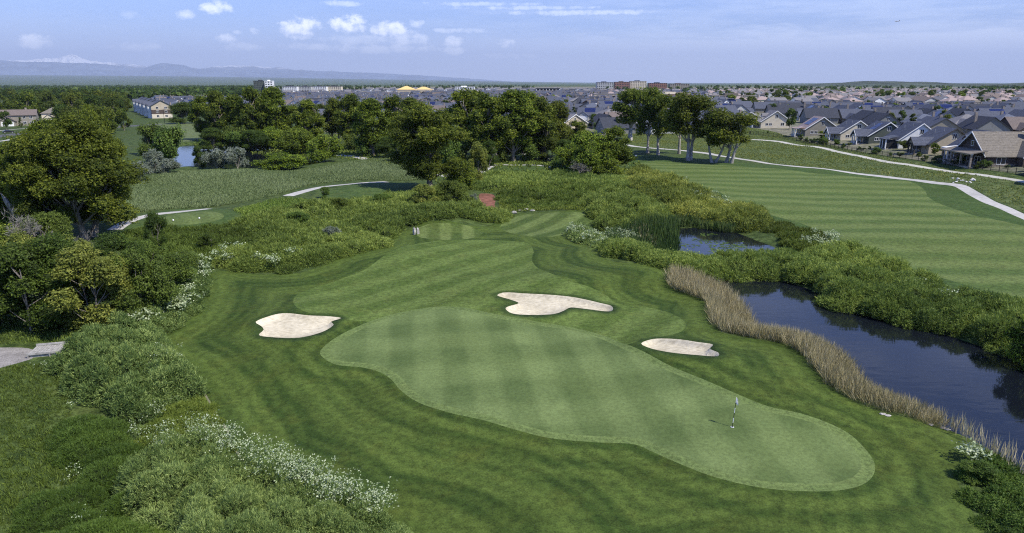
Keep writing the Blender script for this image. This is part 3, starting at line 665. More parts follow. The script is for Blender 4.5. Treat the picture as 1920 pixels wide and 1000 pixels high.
# ---------------------------------------------------------------- masses of ground vegetation
def scatter(poly, n_per, clear=()):
    lo, hi = poly.min(0), poly.max(0); n = int((hi-lo).prod()*n_per); P = rng.uniform(lo, hi, (n, 2)); P = P[inside(P, poly)]
    for c in clear: P = P[~inside(P, c)]
    return P
def thicket(name, label, cat, px, hmax, r, mat, kscale=.95, aspect=.27, fern=.85, cover=1.05, tint=(.42, .2), edge=1.2, gap=0.0, core=True):
    poly = spline(gp(px), 1.5); rm = (r[0]+r[1])/2
    P = scatter(poly, 1.25/(rm*rm)); d = -sdf(P, poly); P = P[d > rm*.25]; d = d[d > rm*.25]
    if gap: k = rng.uniform(0, 1, len(P)) > gap; P = P[k]; d = d[k]
    for w_ in WP.values(): k = sdf(P, w_) > -.4; P = P[k]; d = d[k]
    zb = H(P); A = Acc()
    for i in range(len(P)):
        ri = rng.uniform(*r); hi = hmax*rng.uniform(.4, 1.08)*min(1, .55+d[i]/edge*.45); dist = math.hypot(P[i, 0], P[i, 1])
        L = max(.0031*dist*kscale, .11); Wd = L*aspect; m = int(cover*(2*math.pi*ri*max(ri, hi)*.8)/(L*Wd*.5))
        dd = rdir(m); dd[:, 2] = abs(dd[:, 2]); c = np.array([P[i, 0], P[i, 1], zb[i]-.05])
        q = c+dd*np.array([ri, ri, hi])*(.72+.36*rng.uniform(0, 1, m)**.7)[:, None]
        tb = rng.normal(tint[0], .09)+.13*(math.sin(P[i, 0]*.21+math.sin(P[i, 1]*.13)*2)+math.sin(P[i, 1]*.17+1.3*math.sin(P[i, 0]*.09)))*.9; hi *= 1+.25*math.sin(P[i, 0]*.37)*math.sin(P[i, 1]*.29); k = int(m*fern); ns = max(1, k//7); sid = rng.integers(0, ns, k)
        sp_ = dd[:ns]*np.array([ri, ri, hi])*(.78+.3*rng.uniform(0, 1, ns)**.7)[:, None]+c; sD = dd[:ns]*.9+rng.normal(size=(ns, 3))*.45; sD[:, 2] += .45; sD = unit(sD); sT = rng.normal(0, tint[1]*.8, ns)
        D = sD[sid]+rng.normal(size=(k, 3))*.38; Bp = sp_[sid]-sD[sid]*L*.6+rng.normal(size=(k, 3))*L*.3
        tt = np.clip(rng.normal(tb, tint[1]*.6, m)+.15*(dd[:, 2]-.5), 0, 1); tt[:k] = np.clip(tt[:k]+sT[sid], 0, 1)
        A.add(*blades(Bp, D, L*1.7*rng.uniform(.7, 1.3, k), Wd*.85), 0, np.repeat(tt[:k], 4))
        nn = dd[k:]+rng.normal(size=(m-k, 3))*.6
        A.add(*diamonds(q[k:], nn, L*rng.uniform(.7, 1.3, m-k), Wd*1.3), 0, np.repeat(tt[k:], 4))
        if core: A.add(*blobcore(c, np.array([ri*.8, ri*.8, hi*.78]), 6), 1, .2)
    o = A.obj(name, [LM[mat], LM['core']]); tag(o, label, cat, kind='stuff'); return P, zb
def field(name, label, cat, px, dens, hgt, wid, mat, lean=.35, clear=(), clump=.3, tint=(.45, .22), world=None):
    poly = spline(gp(px), 2.0) if world is None else world
    P = scatter(poly, dens*clump, clear)
    k = max(1, int(1/clump)); Q = np.repeat(P, k, 0)+rng.normal(size=(len(P)*k, 2))*.12*hgt
    zb = H(Q); tb = np.repeat(rng.normal(tint[0], tint[1]*.6, len(P)), k); n_ = len(Q)
    nsv = np.sin(Q[:, 0]*.31+1)*np.sin(Q[:, 1]*.23+2)+np.sin(Q[:, 0]*.11+Q[:, 1]*.17); D = rng.normal(size=(n_, 3))*lean; D[:, 2] = 1
    V, Fc = blades(np.column_stack([Q, zb-.03]), D, hgt*rng.uniform(.5, 1.2, n_)*(1+.2*nsv), wid*rng.uniform(.7, 1.3, n_))
    tt = np.clip(tb+rng.normal(0, tint[1]*.6, n_)+.08*nsv, 0, 1)
    o = mesh_np(name, V, Fc, [LM[mat]], attr={'tint': np.repeat(tt, 4)}); tag(o, label, cat, kind='stuff'); return o
def flowers(label, spots, size=.09, dens=1.0):
    A = Acc()
    for (px, hh, n_) in spots:
        poly = spline(gp(px), 1.0); ar = scatter(poly, 12)
        if len(ar) == 0: continue
        nn_ = int(n_*dens*.8); ctr = ar[rng.integers(0, len(ar), max(2, nn_//7))]; P = ctr[rng.integers(0, len(ctr), nn_)]+rng.normal(size=(nn_, 2))*.42; z = H(P)
        for i in range(len(P)):
            m = rng.integers(7, 16); s = rng.uniform(.12, .3); c = np.array([P[i, 0], P[i, 1], z[i]+hh*rng.uniform(.65, 1.12)])
            q = c+rng.normal(size=(m, 3))*s*np.array([1, 1, .5]); nn = rng.normal(size=(m, 3))*.6; nn[:, 2] += 1
            A.add(*diamonds(q, nn, size*rng.uniform(.8, 1.8, m), size*rng.uniform(.7, 1.3, m)), 0, np.repeat(rng.uniform(0, 1, m), 4))
            st = 3; A.add(*blades(np.repeat(c[None]-[0, 0, .5], st, 0), rng.normal(size=(st, 3))*.3+[0, 0, 1], .5, .05), 1, .5)
    o = A.obj('white_wildflowers', [LM['flower'], LM['fern']]); tag(o, label, 'wildflowers', kind='stuff')

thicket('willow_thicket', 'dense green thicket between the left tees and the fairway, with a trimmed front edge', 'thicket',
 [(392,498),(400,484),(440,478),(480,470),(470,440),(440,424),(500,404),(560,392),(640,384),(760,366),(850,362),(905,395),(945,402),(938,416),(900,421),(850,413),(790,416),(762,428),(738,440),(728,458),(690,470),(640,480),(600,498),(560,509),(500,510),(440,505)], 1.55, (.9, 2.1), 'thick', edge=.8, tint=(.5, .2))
thicket('scrub', 'rough green scrub in front of the near tee', 'scrub', [(240,440),(330,432),(430,426),(470,440),(470,470),(395,484),(384,500),(300,480),(240,470)], 1.1, (.8, 1.5), 'shrub')
thicket('flowering_hedge', 'loose hedge with white flowers bordering the mown turf on the left', 'hedge', [(250,628),(300,630),(340,604),(368,582),(386,545),(390,520),(384,500),(340,500),(250,520),(220,560),(215,620)], 1.7, (.7, 1.2), 'fern')
thicket('feathery_shrubs', 'dark feathery shrubs beside the wooden footbridge', 'shrubs', [(112,682),(140,655),(190,632),(230,625),(285,636),(300,668),(335,688),(372,722),(376,742),(330,760),(290,770),(262,800),(215,792),(170,760),(120,720)], 2.3, (.8, 1.5), 'fern', kscale=1.1, fern=.85, aspect=.28)
thicket('feathery_ground_shrubs', 'wide mat of feathery shrubs at the bottom left, white flowers along its edge', 'shrubs', [(255,905),(330,868),(400,850),(460,868),(506,892),(576,932),(640,962),(720,988),(800,1040),(700,1160),(400,1120),(300,1020),(245,960)], 2.3, (.8, 1.6), 'fern', kscale=1.15, fern=.88, aspect=.26, tint=(.66, .18))
thicket('weedy_scrub', 'weedy scrub strip inside the thin dirt edge on the left', 'scrub', [(300,770),(376,745),(404,778),(428,815),(450,862),(400,848),(330,866),(262,898),(250,850),(285,800)], .6, (.4, .8), 'greengrass', kscale=.9, fern=.9, aspect=.2, tint=(.55, .2))
thicket('grassy_bank', 'tussocky grass banks beside the shaded ditch, bottom left', 'grass', [(130,800),(215,800),(255,850),(250,900),(255,960),(280,1010),(420,1120),(60,1150),(60,960),(150,920),(115,850)], 1.3, (.9, 1.9), 'greengrass', kscale=.9, fern=.95, aspect=.16, tint=(.36, .15), gap=.15)
thicket('low_scrub', 'rough green vegetation between the red mulch and the grove', 'scrub', [(880,352),(915,330),(1060,328),(1110,335),(1185,334),(1185,356),(1130,352),(1050,348),(960,352),(900,362)], 1.2, (.9, 1.8), 'thick', tint=(.55, .2), gap=.15)
field('hollow_meadow', 'soft tall grass in the hollow between the red mulch and the willow mound', 'grass', [(905,362),(960,350),(1060,346),(1130,352),(1150,360),(1100,378),(1092,396),(1000,396),(950,398),(935,374),(925,362)], 60, .5, .085, 'greengrass', .6, clump=.2, tint=(.62, .25))
thicket('hollow_bushes', 'low bushes scattered over the grassy hollow', 'scrub', [(935,372),(960,352),(1130,354),(1095,378),(1085,392),(1000,394),(955,394)], .9, (.8, 1.5), 'shrub', gap=.8, tint=(.5, .2))
thicket('willow_mound', 'rounded willow mound beyond the mown tongue of turf', 'thicket', [(1096,404),(1100,386),(1135,368),(1180,370),(1220,384),(1246,405),(1250,420),(1200,434),(1160,448),(1128,440),(1120,415)], 2.9, (1.2, 2.2), 'thick', tint=(.56, .18), edge=3.5)
thicket('ochre_thicket', 'yellowish thicket between the small pond and the striped fairway', 'thicket', [(1172,334),(1200,322),(1240,334),(1285,348),(1330,370),(1370,390),(1428,402),(1442,420),(1438,434),(1400,436),(1340,424),(1290,416),(1245,395),(1200,365)], 2.0, (1.0, 1.8), 'ochre', tint=(.5, .2))
thicket('pond_bank_scrub', 'dark green growth on the small pond\'s right bank', 'scrub', [(1438,440),(1450,418),(1500,434),(1560,452),(1585,466),(1530,476),(1490,470),(1470,455),(1455,440)], 1.0, (.8, 1.6), 'shrub')
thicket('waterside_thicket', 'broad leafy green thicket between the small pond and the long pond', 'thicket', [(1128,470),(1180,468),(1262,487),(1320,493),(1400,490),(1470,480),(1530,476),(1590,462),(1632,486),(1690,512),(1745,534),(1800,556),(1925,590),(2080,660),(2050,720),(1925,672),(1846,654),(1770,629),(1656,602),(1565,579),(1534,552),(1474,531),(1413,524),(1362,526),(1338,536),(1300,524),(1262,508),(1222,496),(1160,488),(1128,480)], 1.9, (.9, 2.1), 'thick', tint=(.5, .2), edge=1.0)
thicket('flowering_shrub_row', 'short row of pale blossoming shrubs on the turf tongue', 'shrubs', [(1068,438),(1080,430),(1120,444),(1178,452),(1180,466),(1140,468),(1100,460),(1072,450)], 1.4, (.6, 1.0), 'fern', tint=(.7, .2))
thicket('corner_weeds', 'dark leafy weeds in the bottom right corner by the water', 'weeds', [(1822,862),(1800,900),(1812,935),(1835,975),(1860,1020),(1960,1100),(2000,1000),(1925,905),(1880,872),(1845,850)], .8, (.4, .9), 'shrub', kscale=.9, aspect=.4, fern=.4)
field('reeds', 'belt of tall tan reeds along the near side of the long pond', 'reeds', [(1258,540),(1262,516),(1300,524),(1338,540),(1370,560),(1404,600),(1425,632),(1481,640),(1534,652),(1575,672),(1606,705),(1622,730),(1656,748),(1732,776),(1770,800),(1815,822),(1789,806),(1732,794),(1656,773),(1595,749),(1553,722),(1527,692),(1500,661),(1466,644),(1413,635),(1352,623),(1331,593),(1320,563)], 220, 1.35, .032, 'reed', .36, clump=.25)
field('sparse_reeds', 'thin grey reeds where the reed belt ends near the corner', 'reeds', [(1770,800),(1815,816),(1860,846),(1915,880),(1940,900),(1905,900),(1850,862),(1810,830)], 22, 1.6, .05, 'reed', .16, clump=.25, tint=(.75, .15))
field('cattails', 'dark green cattails at the left end of the small pond', 'cattails', [(1140,452),(1175,438),(1205,428),(1262,424),(1268,450),(1262,482),(1215,478),(1160,470)], 60, 1.9, .09, 'cattail', .15, clump=.25)
field('far_bank_cattails', 'bright cattails on the back shore of the small pond', 'cattails', [(1262,418),(1300,416),(1345,426),(1380,432),(1372,438),(1300,428),(1264,426)], 45, 1.8, .1, 'cattail', .15, clump=.25, tint=(.75, .2))
field('pale_reeds', 'pale dry reeds beside the blossoming shrubs', 'reeds', [(1170,445),(1205,438),(1225,455),(1232,474),(1190,472),(1172,462)], 26, 1.5, .08, 'reed', .2, clump=.25, tint=(.6, .2))
field('meadow_grass', 'wispy silvery meadow grass on the slope below the far pond', 'grass', [(240,380),(250,350),(330,324),(430,320),(560,320),(650,306),(720,296),(770,320),(780,338),(700,338),(600,345),(520,366),(440,382),(400,388),(300,394),(245,400)], 60, .6, .085, 'meadow', .6, clump=.2)
field('hollow_grass', 'tall grass in the hollow between the left cart paths and the thicket', 'grass', [(440,396),(520,372),(545,372),(640,378),(760,360),(780,372),(640,388),(500,406),(450,422),(455,404)], 45, .5, .09, 'greengrass', .6, clump=.2, tint=(.6, .2))
field('dry_field_grass', 'olive dry grass on the slope below the back gardens', 'grass', ZPX['dry_grass'], 9, .32, .12, 'drygrass', .5, clump=.25, clear=[p for p in PATHS['walkway']+PATHS['cart_path'][:1]])
field('tall_grass', 'tall dark green grass in the bottom left corner below the gravel path', 'grass', [(-60,700),(0,692),(40,684),(100,684),(130,740),(130,800),(112,850),(150,920),(60,960),(60,1150),(-300,1150),(-200,800)], 150, .34, .035, 'greengrass', .6, clump=.2, tint=(.22, .2))
field('bank_grass', 'green grass on the bank above the gravel path', 'grass', [(-60,640),(0,646),(60,646),(140,640),(215,628),(280,636),(250,600),(0,600),(-80,610)], 60, .5, .05, 'greengrass', .6, clump=.2)
field('grove_grass', 'rough grass among the grove trunks and ponds', 'grass', [(360,268),(500,250),(760,262),(900,300),(1060,300),(1180,300),(1190,330),(905,336),(850,352),(770,318),(650,300)], 2.2, .7, .35, 'greengrass', .5, clump=.25, tint=(.6, .2))
flowers('white flowers dotted through the left hedge and scrub', [([(330,600),(372,580),(388,545),(390,510),(372,500),(360,540),(335,580)],1.7,130),([(250,628),(300,630),(345,600),(330,580),(260,600)],1.6,60),([(388,498),(400,482),(450,480),(450,500),(420,508)],1.6,50),([(480,508),(560,508),(600,495),(598,482),(540,490),(480,492)],1.6,45),([(210,560),(330,540),(370,500),(280,500)],1.8,50)], .16)
flowers('clusters of white flowers along the bottom left scrub edge', [([(370,850),(450,862),(506,892),(576,930),(640,962),(720,988),(680,990),(600,975),(520,930),(460,905),(380,870)],2.3,400),([(560,925),(700,980),(760,1010),(640,1010)],2.2,150),([(300,860),(400,850),(380,880),(310,890)],2.3,90),([(375,742),(404,778),(452,862),(434,858),(398,800)],.8,26),([(350,790),(400,795),(410,840),(370,845)],.8,22),([(262,760),(300,750),(310,830),(280,870),(262,830)],.9,34),([(275,695),(330,690),(370,720),(372,745),(300,730)],2.2,40),([(80,680),(105,680),(115,705),(95,705)],.8,7),([(100,750),(120,750),(125,775),(105,775)],.8,3),([(135,880),(155,880),(155,910),(140,915)],.8,6),([(150,960),(180,960),(180,1000),(150,1000)],.8,4)], .078)
flowers('pale blossoms along the short shrub row', [([(1068,438),(1080,430),(1120,444),(1178,452),(1180,466),(1140,468),(1100,460),(1072,450)],1.4,230)], .15)
flowers('scattered white flowers in the waterside thicket', [([(1500,458),(1540,445),(1570,455),(1555,470),(1510,470)],1.4,110),([(1640,505),(1690,510),(1720,540),(1780,560),(1760,585),(1700,560),(1650,530)],1.6,42),([(1290,365),(1320,372),(1400,392),(1390,398),(1310,385)],1.8,90),([(1280,345),(1300,352),(1290,360)],1.6,12),([(1800,870),(1860,860),(1900,900),(1860,905)],.9,25)], .14)

pw = scatter(spline(gp([(1285,438),(1340,438),(1400,456),(1395,470),(1330,474),(1280,462)]), 2.), 5.)
pw = pw[(np.sin(pw[:, 0]*.9+np.sin(pw[:, 1]*.7)*1.5)+np.sin(pw[:, 1]*.6) > .1)]; m_ = len(pw)
V, Fc = diamonds(np.column_stack([pw, np.full(m_, WATER_Z+.015)]), np.tile([0., 0, 1], (m_, 1))+rng.normal(size=(m_, 3))*.02, rng.uniform(.3, .9, m_), rng.uniform(.15, .4, m_))
V[:, 2] = WATER_Z+.012+rng.uniform(0, .01, len(V)); o = mesh_np('pondweed', V, Fc, [LM['shrub']], attr={'tint': np.repeat(rng.uniform(0, .8, m_), 4)}); tag(o, 'floating weed patches on the small pond', 'pondweed', kind='stuff')

x, y, z = G(84, 452); e = empty('broken_trunk', (x, y, z)); tag(e, 'splintered weathered trunk leaning left under the huge cottonwood', 'dead trunk')
for k, (tx, tz, r_) in enumerate([(-3.6, 6.2, .32), (-3.0, 5.8, .22)]):
    wd = Acc(); P = bend((0, 0, 0), (tx, -1.2-.4*k, tz), 7, .03); wd.add(*tube(P, np.linspace(.5-.1*k, r_, 7), 8)); wd.add(*tube(np.array([P[-1], P[-1]+[-.5, 0, .9]]), [r_*.9, .04], 6)); wd.obj('prong', [LM['dead']], parent=e, smooth=True)
# ================================================================ built things
def flatmat(name, c, rough=.8, spec=.25, metal=0, var=.12, scale=.6):
    n = NT(name); f = n.noise(scale, 4, .65); k = n.map(f, .3, .7, 1-var, 1+var)
    g = n.n('CombineColor'); [n.l(k, g.inputs[i]) for i in range(3)]
    return n.finish(n.mix(1.0, c, g.outputs[0], 'MULTIPLY'), rough, spec, metal=metal)
def shingle(name, c):
    n = NT(name); f = n.noise(2.2, 4, .75); sp = n.n('SeparateXYZ'); n.l(n.pos(), sp.inputs[0])
    ln = n.map(n.math('SINE', n.math('MULTIPLY', sp.outputs[2], 2*math.pi/.36)), -.9, .2, .8, 1.0)
    k = n.math('MULTIPLY', n.map(f, .25, .75, .68, 1.32), ln); g = n.n('CombineColor'); [n.l(k, g.inputs[i]) for i in range(3)]
    return n.finish(n.mix(1.0, c, g.outputs[0], 'MULTIPLY'), .9, .2, f, .5, .03)
def siding(name, c):
    n = NT(name); f = n.noise(.5, 3, .6); sp = n.n('SeparateXYZ'); n.l(n.pos(), sp.inputs[0])
    ln = n.map(n.math('SINE', n.math('MULTIPLY', sp.outputs[2], 2*math.pi/.22)), -1, -.5, .78, 1.0)
    k = n.math('MULTIPLY', n.map(f, .3, .7, .9, 1.08), ln); g = n.n('CombineColor'); [n.l(k, g.inputs[i]) for i in range(3)]
    return n.finish(n.mix(1.0, c, g.outputs[0], 'MULTIPLY'), .8, .2)
BM = {'slate': shingle('slate grey shingles', (.085,.095,.125)), 'charcoal': shingle('charcoal shingles', (.05,.055,.07)), 'bluegrey': shingle('blue grey shingles', (.115,.13,.17)),
 'tanroof': shingle('weathered tan shingles', (.19,.17,.14)), 'pinkroof': shingle('pinkish clay roof', (.34,.27,.25)), 'brownroof': shingle('brown shingles', (.17,.14,.125)), 'greyroof': shingle('grey shingles', (.19,.185,.19)),
 'white': siding('white siding', (.74,.75,.76)), 'tan': siding('tan siding', (.46,.40,.30)), 'cream': siding('cream siding', (.62,.56,.44)), 'grey': siding('grey siding', (.22,.225,.22)), 'lgrey': siding('light grey siding', (.42,.43,.43)),
 'taupe': siding('taupe siding', (.27,.25,.205)), 'dgreen': siding('dark green siding', (.085,.10,.085)), 'brown': siding('dark brown siding', (.09,.07,.06)), 'brick': siding('brick red wall', (.24,.13,.10)),
 'trim': flatmat('white trim', (.78,.78,.76), .6), 'stone': flatmat('stone veneer', (.26,.225,.19), var=.4, scale=3), 'dtrim': flatmat('dark trim', (.06,.055,.05)),
 'glass': flatmat('window glass', (.025,.03,.04), .08, .6), 'solar': flatmat('solar panel', (.015,.022,.085), .12, .6, var=.05), 'screen': flatmat('dark porch screen', (.02,.022,.025), .6), 'deck': flatmat('patio paving', (.34,.30,.25), var=.3, scale=2),
 'black': flatmat('black metal', (.015,.015,.017), .5), 'tyre': flatmat('tyre rubber', (.02,.02,.02), .9), 'carblack': flatmat('black car paint', (.012,.012,.015), .15, .6), 'carsilver': flatmat('silver car paint', (.55,.56,.58), .25, .6), 'lime': flatmat('fluorescent yellow sign', (.72,.85,.04), .5),
 'galv': flatmat('galvanised post', (.35,.36,.37), .5), 'plank': flatmat('grey planks', (.34,.33,.31), var=.3, scale=4), 'rock': flatmat('pale rock', (.36,.34,.31), var=.35, scale=2), 'whiterock': flatmat('white rock', (.62,.60,.57), var=.3, scale=2),
 'gold': flatmat('yellow membrane roof', (.72,.52,.20), .7), 'red': flatmat('red paint', (.5,.05,.04)), 'whitep': flatmat('white paint', (.8,.8,.8), .5, var=.03), 'hole': flatmat('cup shadow', (.01,.01,.01))}
class MB:
    def __init__(s): s.V = []; s.F = []; s.m = []; s.mats = []
    def mi(s, m):
        if m not in s.mats: s.mats.append(m)
        return s.mats.index(m)
    def poly(s, P, fs, m):
        b = len(s.V); s.V += [tuple(p) for p in P]; k = s.mi(m)
        for f in fs: s.F.append([b+i for i in f]); s.m.append(k)
        return s
    def box(s, x0, x1, y0, y1, z0, z1, m):
        P = [(x, y, z) for z in (z0, z1) for x, y in ((x0, y0), (x1, y0), (x1, y1), (x0, y1))]
        return s.poly(P, [(0,3,2,1), (4,5,6,7), (0,1,5,4), (1,2,6,5), (2,3,7,6), (3,0,4,7)], m)
    def slab(s, quad, t, m):      # quad thickened downwards
        Q = list(quad); P = [(a, b, c-t) for a, b, c in Q]+Q; n = len(Q)
        return s.poly(P, [tuple(range(n))[::-1], tuple(range(n, 2*n))]+[(i, (i+1) % n, n+(i+1) % n, n+i) for i in range(n)], m)
    def gable(s, x0, x1, y0, y1, ze, rise, ax, m, o=.5, t=.18):
        if ax == 'y':
            c = (x0+x1)/2; k = rise/((x1-x0)/2)
            s.slab([(x0-o, y0-o, ze-o*k), (c, y0-o, ze+rise), (c, y1+o, ze+rise), (x0-o, y1+o, ze-o*k)][::-1], t, m)
            s.slab([(x1+o, y0-o, ze-o*k), (c, y0-o, ze+rise), (c, y1+o, ze+rise), (x1+o, y1+o, ze-o*k)], t, m)
        else:
            c = (y0+y1)/2; k = rise/((y1-y0)/2)
            s.slab([(x0-o, y0-o, ze-o*k), (x0-o, c, ze+rise), (x1+o, c, ze+rise), (x1+o, y0-o, ze-o*k)][::-1], t, m)
            s.slab([(x0-o, y1+o, ze-o*k), (x0-o, c, ze+rise), (x1+o, c, ze+rise), (x1+o, y1+o, ze-o*k)], t, m)
        return s
    def gwall(s, x0, x1, y0, y1, ze, rise, ax, m):   # wall block with gable ends
        s.box(x0, x1, y0, y1, -1.2, ze, m)
        r = rise-.2
        if ax == 'y': c = (x0+x1)/2; s.poly([(x0, y0, ze), (x1, y0, ze), (c, y0, ze+r), (x0, y1, ze), (x1, y1, ze), (c, y1, ze+r)], [(0,1,2), (3,5,4), (0,2,5,3), (1,4,5,2)], m)
        else: c = (y0+y1)/2; s.poly([(x0, y0, ze), (x0, y1, ze), (x0, c, ze+r), (x1, y0, ze), (x1, y1, ze), (x1, c, ze+r)], [(0,2,1), (3,4,5), (0,3,5,2), (1,2,5,4)], m)
        return s
    def hip(s, x0, x1, y0, y1, ze, rise, m, o=.5):
        x0 -= o; x1 += o; y0 -= o; y1 += o; w, l = x1-x0, y1-y0; k = min(w, l)/2*.98
        if w > l: a, b = (x0+k, (y0+y1)/2, ze+rise), (x1-k, (y0+y1)/2, ze+rise)
        else: a, b = ((x0+x1)/2, y0+k, ze+rise), ((x0+x1)/2, y1-k, ze+rise)
        e = [(x0, y0, ze-.15), (x1, y0, ze-.15), (x1, y1, ze-.15), (x0, y1, ze-.15)]; e2 = [(x, y, z-.2) for x, y, z in e]
        F_ = [(0,1,5,4), (1,2,5), (2,3,4,5), (3,0,4)] if w > l else [(0,1,4), (1,2,5,4), (2,3,5), (3,0,4,5)]
        s.poly(e+[a, b], F_, m); s.poly(e+e2, [(0,4,5,1), (1,5,6,2), (2,6,7,3), (3,7,4,0), (4,7,6,5)], m); return s
    def mesh(s, name):
        me = bpy.data.meshes.new(name); me.from_pydata(s.V, [], s.F)
        for m in s.mats: me.materials.append(BM[m] if m in BM else m)
        me.polygons.foreach_set('material_index', s.m); me.update(); return me
    def cyl(s, p, q, r0, r1, m, k=10):
        p = np.array(p, float); q = np.array(q, float); V, Fc = tube([p, q], [r0, r1], k); b = len(s.V); s.V += [tuple(v) for v in V]; i_ = s.mi(m)
        for f in Fc: s.F.append([b+int(i) for i in f]); s.m.append(i_)
        s.F.append([b+i for i in range(k)][::-1]); s.F.append([b+k+i for i in range(k)]); s.m += [i_, i_]; return s
# a model = list of (part name, MB, [sub-parts])
def emit(model, name, loc, rz, label, cat, group=None):
    e = empty(name, loc, rz); tag(e, label, cat, group); outp = []
    for pn, mb, subs in model:
        o = bpy.data.objects.new(pn, mb.mesh(pn)); COL.objects.link(o); o.parent = e
        for sn, sm, _ in subs: q = bpy.data.objects.new(sn, sm.mesh(sn)); COL.objects.link(q); q.parent = o
    return e
def copytree(src, loc, rz, label, cat, group):
    r = src.copy(); COL.objects.link(r); r.location = loc; r.rotation_euler = (0, 0, rz); tag(r, label, cat, group)
    for ch in src.children:
        c = ch.copy(); COL.objects.link(c); c.parent = r
        for g in ch.children: d = g.copy(); COL.objects.link(d); d.parent = c
    return r
def window(face, u, z, w, h, pos, trim='trim'):
    """face: '-y','+y','-x','+x'; pos = coordinate of that wall plane"""
    f = MB(); g = MB(); e = .07; s_ = -1 if face[0] == '-' else 1
    def bx(mb, u0, u1, z0, z1, d0, d1, m):
        a, b = sorted((pos+s_*d0, pos+s_*d1))
        mb.box(u0, u1, a, b, z0, z1, m) if face[1] == 'y' else mb.box(a, b, u0, u1, z0, z1, m)
    bx(f, u-w/2-e, u+w/2+e, z+h, z+h+.12, 0, .06, trim); bx(f, u-w/2-e, u+w/2+e, z-.1, z, 0, .06, trim)
    bx(f, u-w/2-e, u-w/2, z, z+h, 0, .05, trim); bx(f, u+w/2, u+w/2+e, z, z+h, 0, .05, trim)
    if w > .9: bx(f, u-.04, u+.04, z, z+h, .022, .05, trim)
    bx(g, u-w/2, u+w/2, z, z+h, 0, .02, 'glass'); return ('window', f, [('pane', g, [])])
def rakes(x0, x1, yf, ze, rise, m='trim', o=.5, ax='y', w=.28):
    mb = MB(); k = rise/((x1-x0)/2); c = (x0+x1)/2
    for s_ in (-1, 1):
        a = c+s_*((x1-x0)/2+o); A = [(a, ze-o*k+.03), (c, ze+rise+.03), (c, ze+rise-w), (a, ze-o*k-w)]
        P = [(u, yf, z) if ax == 'y' else (yf, u, z) for u, z in A]+[(u, yf-.08, z) if ax == 'y' else (yf-.08, u, z) for u, z in A]
        mb.poly(P, [(0,1,2,3), (7,6,5,4), (0,4,5,1), (1,5,6,2), (2,6,7,3), (3,7,4,0)], m)
    return ('fascia', mb, [])
def solar(x0, y0, nx, ny, zr, slope_ax, k, base, m='solar'):
    """panels lying on the -x roof slope; base = ridge x, zr ridge z, k slope"""
    out_ = []
    for i in range(nx):
        for j in range(ny):
            xa = base-x0-i*1.75; ya = y0+j*1.08
            zz = lambda x: zr-(base-x)*k+.1
            P = [(xa-1.68, ya, zz(xa-1.68)), (xa, ya, zz(xa)), (xa, ya+1.02, zz(xa)), (xa-1.68, ya+1.02, zz(xa-1.68))]
            out_.append(P)
    mb = MB(); [mb.slab(P, .05, m) for P in out_]; return ('solar_panel', mb, [])
